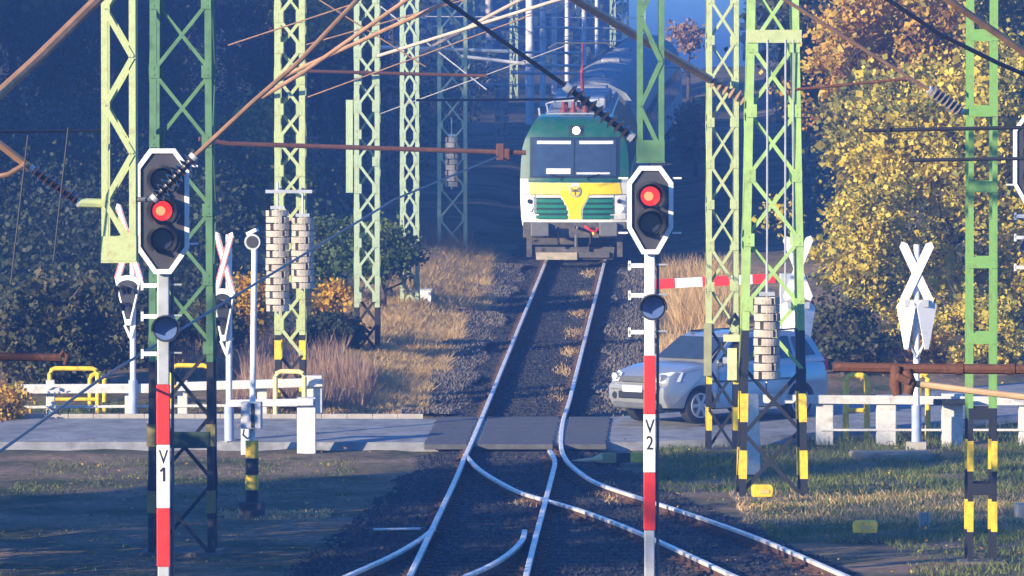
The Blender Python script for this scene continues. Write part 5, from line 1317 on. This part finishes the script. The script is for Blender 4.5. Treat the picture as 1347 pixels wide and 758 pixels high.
o = bpy.data.objects.new('undergrowth', np_mesh('undergrowth', thicket(), 4, leaf_mat('dark bramble leaves', [(0.012, 0.02, 0.014), (0.02, 0.032, 0.018), (0.032, 0.042, 0.022), (0.05, 0.05, 0.025)], 0.15))); COL.objects.link(o); tag(o, kind='stuff')  # thicket leaf colours lowered to stand for shade
fw = strip(400, 460, 70000, 75, 0, 8, 0.9, 0.0).reshape(-1, 4, 3)
fw = fw[~((fw[:, 0, 0] > 7.5) & (fw[:, 0, 0] < 18.5))].reshape(-1, 3)
ridge = strip(820, 900, 60000, 110, 0, 7, 1.3, -500).reshape(-1, 4, 3)
ridge = ridge[~((ridge[:, 0, 0] > 17) & (ridge[:, 0, 0] < 37))].reshape(-1, 3)
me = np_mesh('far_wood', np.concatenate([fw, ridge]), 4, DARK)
o = bpy.data.objects.new('far_wood', me); COL.objects.link(o); tag(o, kind='stuff')
# tall trees outside the frame to the left that throw the shade
for i in range(23):
    y = 6 + i * 3.1; x = -25 + rngf.uniform(-2.5, 2.5); s_ = 0.90 + rngf.uniform(-.06, .06); k = rngf.randrange(4)
    yn = y - 0.9 * (x + 25)
    if 41 < yn < 53.5 or 57.3 < yn < 66.0 or yn > 72.8: continue          # gaps that let sun streaks through
    forest_tree(x, y, k, s_, 'dark tree in the row left of the line, outside the view', 'tree row left of the line')
for i in range(22):
    y = 122 + i * 3.6
    s = (1.4 if y < 134 else 1.12) + rngf.uniform(-.1, .1)
    forest_tree(-36 + rngf.uniform(-4, 4), y, rngf.randrange(4), s, 'high dark tree of the wood left of the line, outside the view', 'high wood left of the line')

# ---- grasses
def grass(name, areas, m, width=0.016):
    rg = np.random.default_rng(len(areas) * 7 + int(width * 1e4)); out = []
    for (x0, x1, y0, y1, n, h0, h1, lean) in areas:
        x = rg.uniform(x0, x1, n); y = rg.uniform(y0, y1, n)
        cl = np.sin(x * 3.1 + 1.7 * np.sin(y * 0.9)) * np.cos(y * 1.4 + x) + rg.normal(size=n) * 0.5
        ok = cl > -0.35; x, y = x[ok], y[ok]
        z = np.array([hill(a, b) for a, b in zip(x, y)]) - 0.02; N = len(x)
        h = rg.uniform(h0, h1, N) * (0.7 + 0.5 * np.abs(np.sin(x * 1.9 + y * 0.7)))
        a = rg.uniform(0, 6.28, N); w = width * rg.uniform(0.6, 1.4, N)
        dx, dy = np.cos(a) * w, np.sin(a) * w
        lx, ly = rg.normal(size=N) * lean * h, rg.normal(size=N) * lean * h
        b = np.stack([x, y, z], 1)
        v0 = b + np.stack([dx, dy, 0 * z], 1); v1 = b - np.stack([dx, dy, 0 * z], 1)
        tip = b + np.stack([lx, ly, h], 1)
        out.append(np.stack([v0, v1, tip], 1).reshape(-1, 3))
    me = np_mesh(name, np.concatenate(out), 3, m)
    o = bpy.data.objects.new(name, me); COL.objects.link(o); return tag(o, kind='stuff')
GG = leaf_mat('grass blades', [(0.06, 0.10, 0.02), (0.11, 0.16, 0.035), (0.19, 0.21, 0.06), (0.34, 0.29, 0.11)], 0.3)
GD = leaf_mat('dry grass blades', [(0.38, 0.24, 0.10), (0.58, 0.39, 0.17), (0.70, 0.51, 0.26), (0.44, 0.27, 0.14)], 0.35)
GM = leaf_mat('mauve brown reeds', [(0.24, 0.15, 0.10), (0.40, 0.26, 0.18), (0.54, 0.37, 0.24)], 0.35)
grass('grass', [(2.3, 9, 89.5, 99.2, 26000, 0.04, 0.13, 0.5), (3.6, 8.5, 79, 90, 20000, 0.04, 0.12, 0.5), (5.2, 8, 68, 80, 7000, 0.03, 0.1, 0.5),
                (-8, -2.6, 88, 97, 6000, 0.02, 0.06, 0.7), (-8, -3.8, 66, 84, 2500, 0.02, 0.05, 0.7), (-12, -2.6, 103.6, 107, 6000, 0.05, 0.16, 0.5), (5, 12, 99, 103, 6000, 0.05, 0.2, 0.4)], GG, 0.010)
grass('dry_grass', [(-4.6, -1.6, 104.8, 112, 22000, 0.08, 0.2, 0.7), (-4.4, -1.3, 112, 120, 22000, 0.08, 0.22, 0.7), (-4.2, -1.05, 120, 130, 26000, 0.08, 0.24, 0.7), (-3.6, -0.55, 130, 152, 36000, 0.10, 0.28, 0.7), (3.1, 4.6, 112, 124, 4000, 0.15, 0.4, 0.35), (3.6, 5.2, 124, 140, 9000, 0.25, 0.75, 0.35),
                    (3.4, 8.4, 82.5, 89.5, 9000, 0.04, 0.12, 0.6), (-4.4, -2.7, 83.4, 85.6, 1200, 0.02, 0.07, 0.7)], GD, 0.014)
grass('reeds', [(-5.2, -2.7, 105.2, 111.5, 11000, 0.22, 0.60, 0.22), (-7, -3.4, 111, 118, 5000, 0.25, 0.6, 0.25), (-2.6, -1.1, 149, 156, 2500, 0.3, 0.6, 0.25)], GM, 0.012)
def tufts():  # small tan tufts, most in a strip along the right rail
    rg = np.random.default_rng(77); out = []
    spots = [G(px, py, -0.15) for px, py in ((775, 362), (768, 390), (762, 415), (755, 440), (748, 465), (742, 490), (735, 520), (690, 660), (795, 648), (810, 656))]
    for s in spots:
        n = 260; x = s.x + rg.normal(size=n) * 0.10; y = s.y + rg.normal(size=n) * 0.7
        z = np.array([g(v) for v in y]) - 0.16; h = rg.uniform(0.03, 0.11, n); a = rg.uniform(0, 6.28, n)
        b = np.stack([x, y, z], 1); d = np.stack([np.cos(a) * .014, np.sin(a) * .014, 0 * a], 1)
        t = b + np.stack([rg.normal(size=n) * .05, rg.normal(size=n) * .05, h], 1)
        out.append(np.stack([b + d, b - d, t], 1).reshape(-1, 3))
    me = np_mesh('tan_tufts', np.concatenate(out), 3, GD); o = bpy.data.objects.new('tan_tufts', me); COL.objects.link(o); tag(o, kind='stuff')
tufts()

def litter():
    rg = np.random.default_rng(31); n = 1500
    x = np.concatenate([rg.uniform(1.8, 10, 1200), rg.uniform(-8, -2.3, 300)]); y = np.concatenate([rg.uniform(72, 112, 1200), rg.uniform(72, 108, 300)])
    z = np.array([max(hill(a, b), (g(b) - 0.03) if 98.4 < b < 103.2 and a < 2 else -9) for a, b in zip(x, y)]) + 0.02 + 0.05 * rg.random(n)
    p = np.stack([x, y, z], 1); u = rg.normal(size=(n, 3)) * np.array([1, 1, 0.35]); u /= np.linalg.norm(u, axis=1)[:, None]
    v = np.cross(u, rg.normal(size=(n, 3)) * np.array([.4, .4, 1])); v /= np.linalg.norm(v, axis=1)[:, None]; L = rg.uniform(0.018, 0.04, (n, 1))
    me = np_mesh('fallen_leaves', np.stack([p - u * L, p + v * L * .6, p + u * L, p - v * L * .6], 1).reshape(-1, 3), 4, ORANGE)
    o = bpy.data.objects.new('fallen_leaves', me); COL.objects.link(o); tag(o, kind='stuff')
litter()

# ================================================================= HAZE
hm = bpy.data.materials.new('blue autumn haze'); hm.use_nodes = True
n, l = hm.node_tree.nodes, hm.node_tree.links
n.remove(n['Principled BSDF'])
pv = n.new('ShaderNodeVolumePrincipled')
pv.inputs['Color'].default_value = (0.27, 0.53, 1.0, 1); pv.inputs['Density'].default_value = 0.0021; pv.inputs['Anisotropy'].default_value = 0.5
l.new(pv.outputs[0], n['Material Output'].inputs['Volume'])
hz = MB().box((0, 665, 12.4), (2000, 2000, 28.2)).build('haze', hm); tag(hz, kind='stuff')
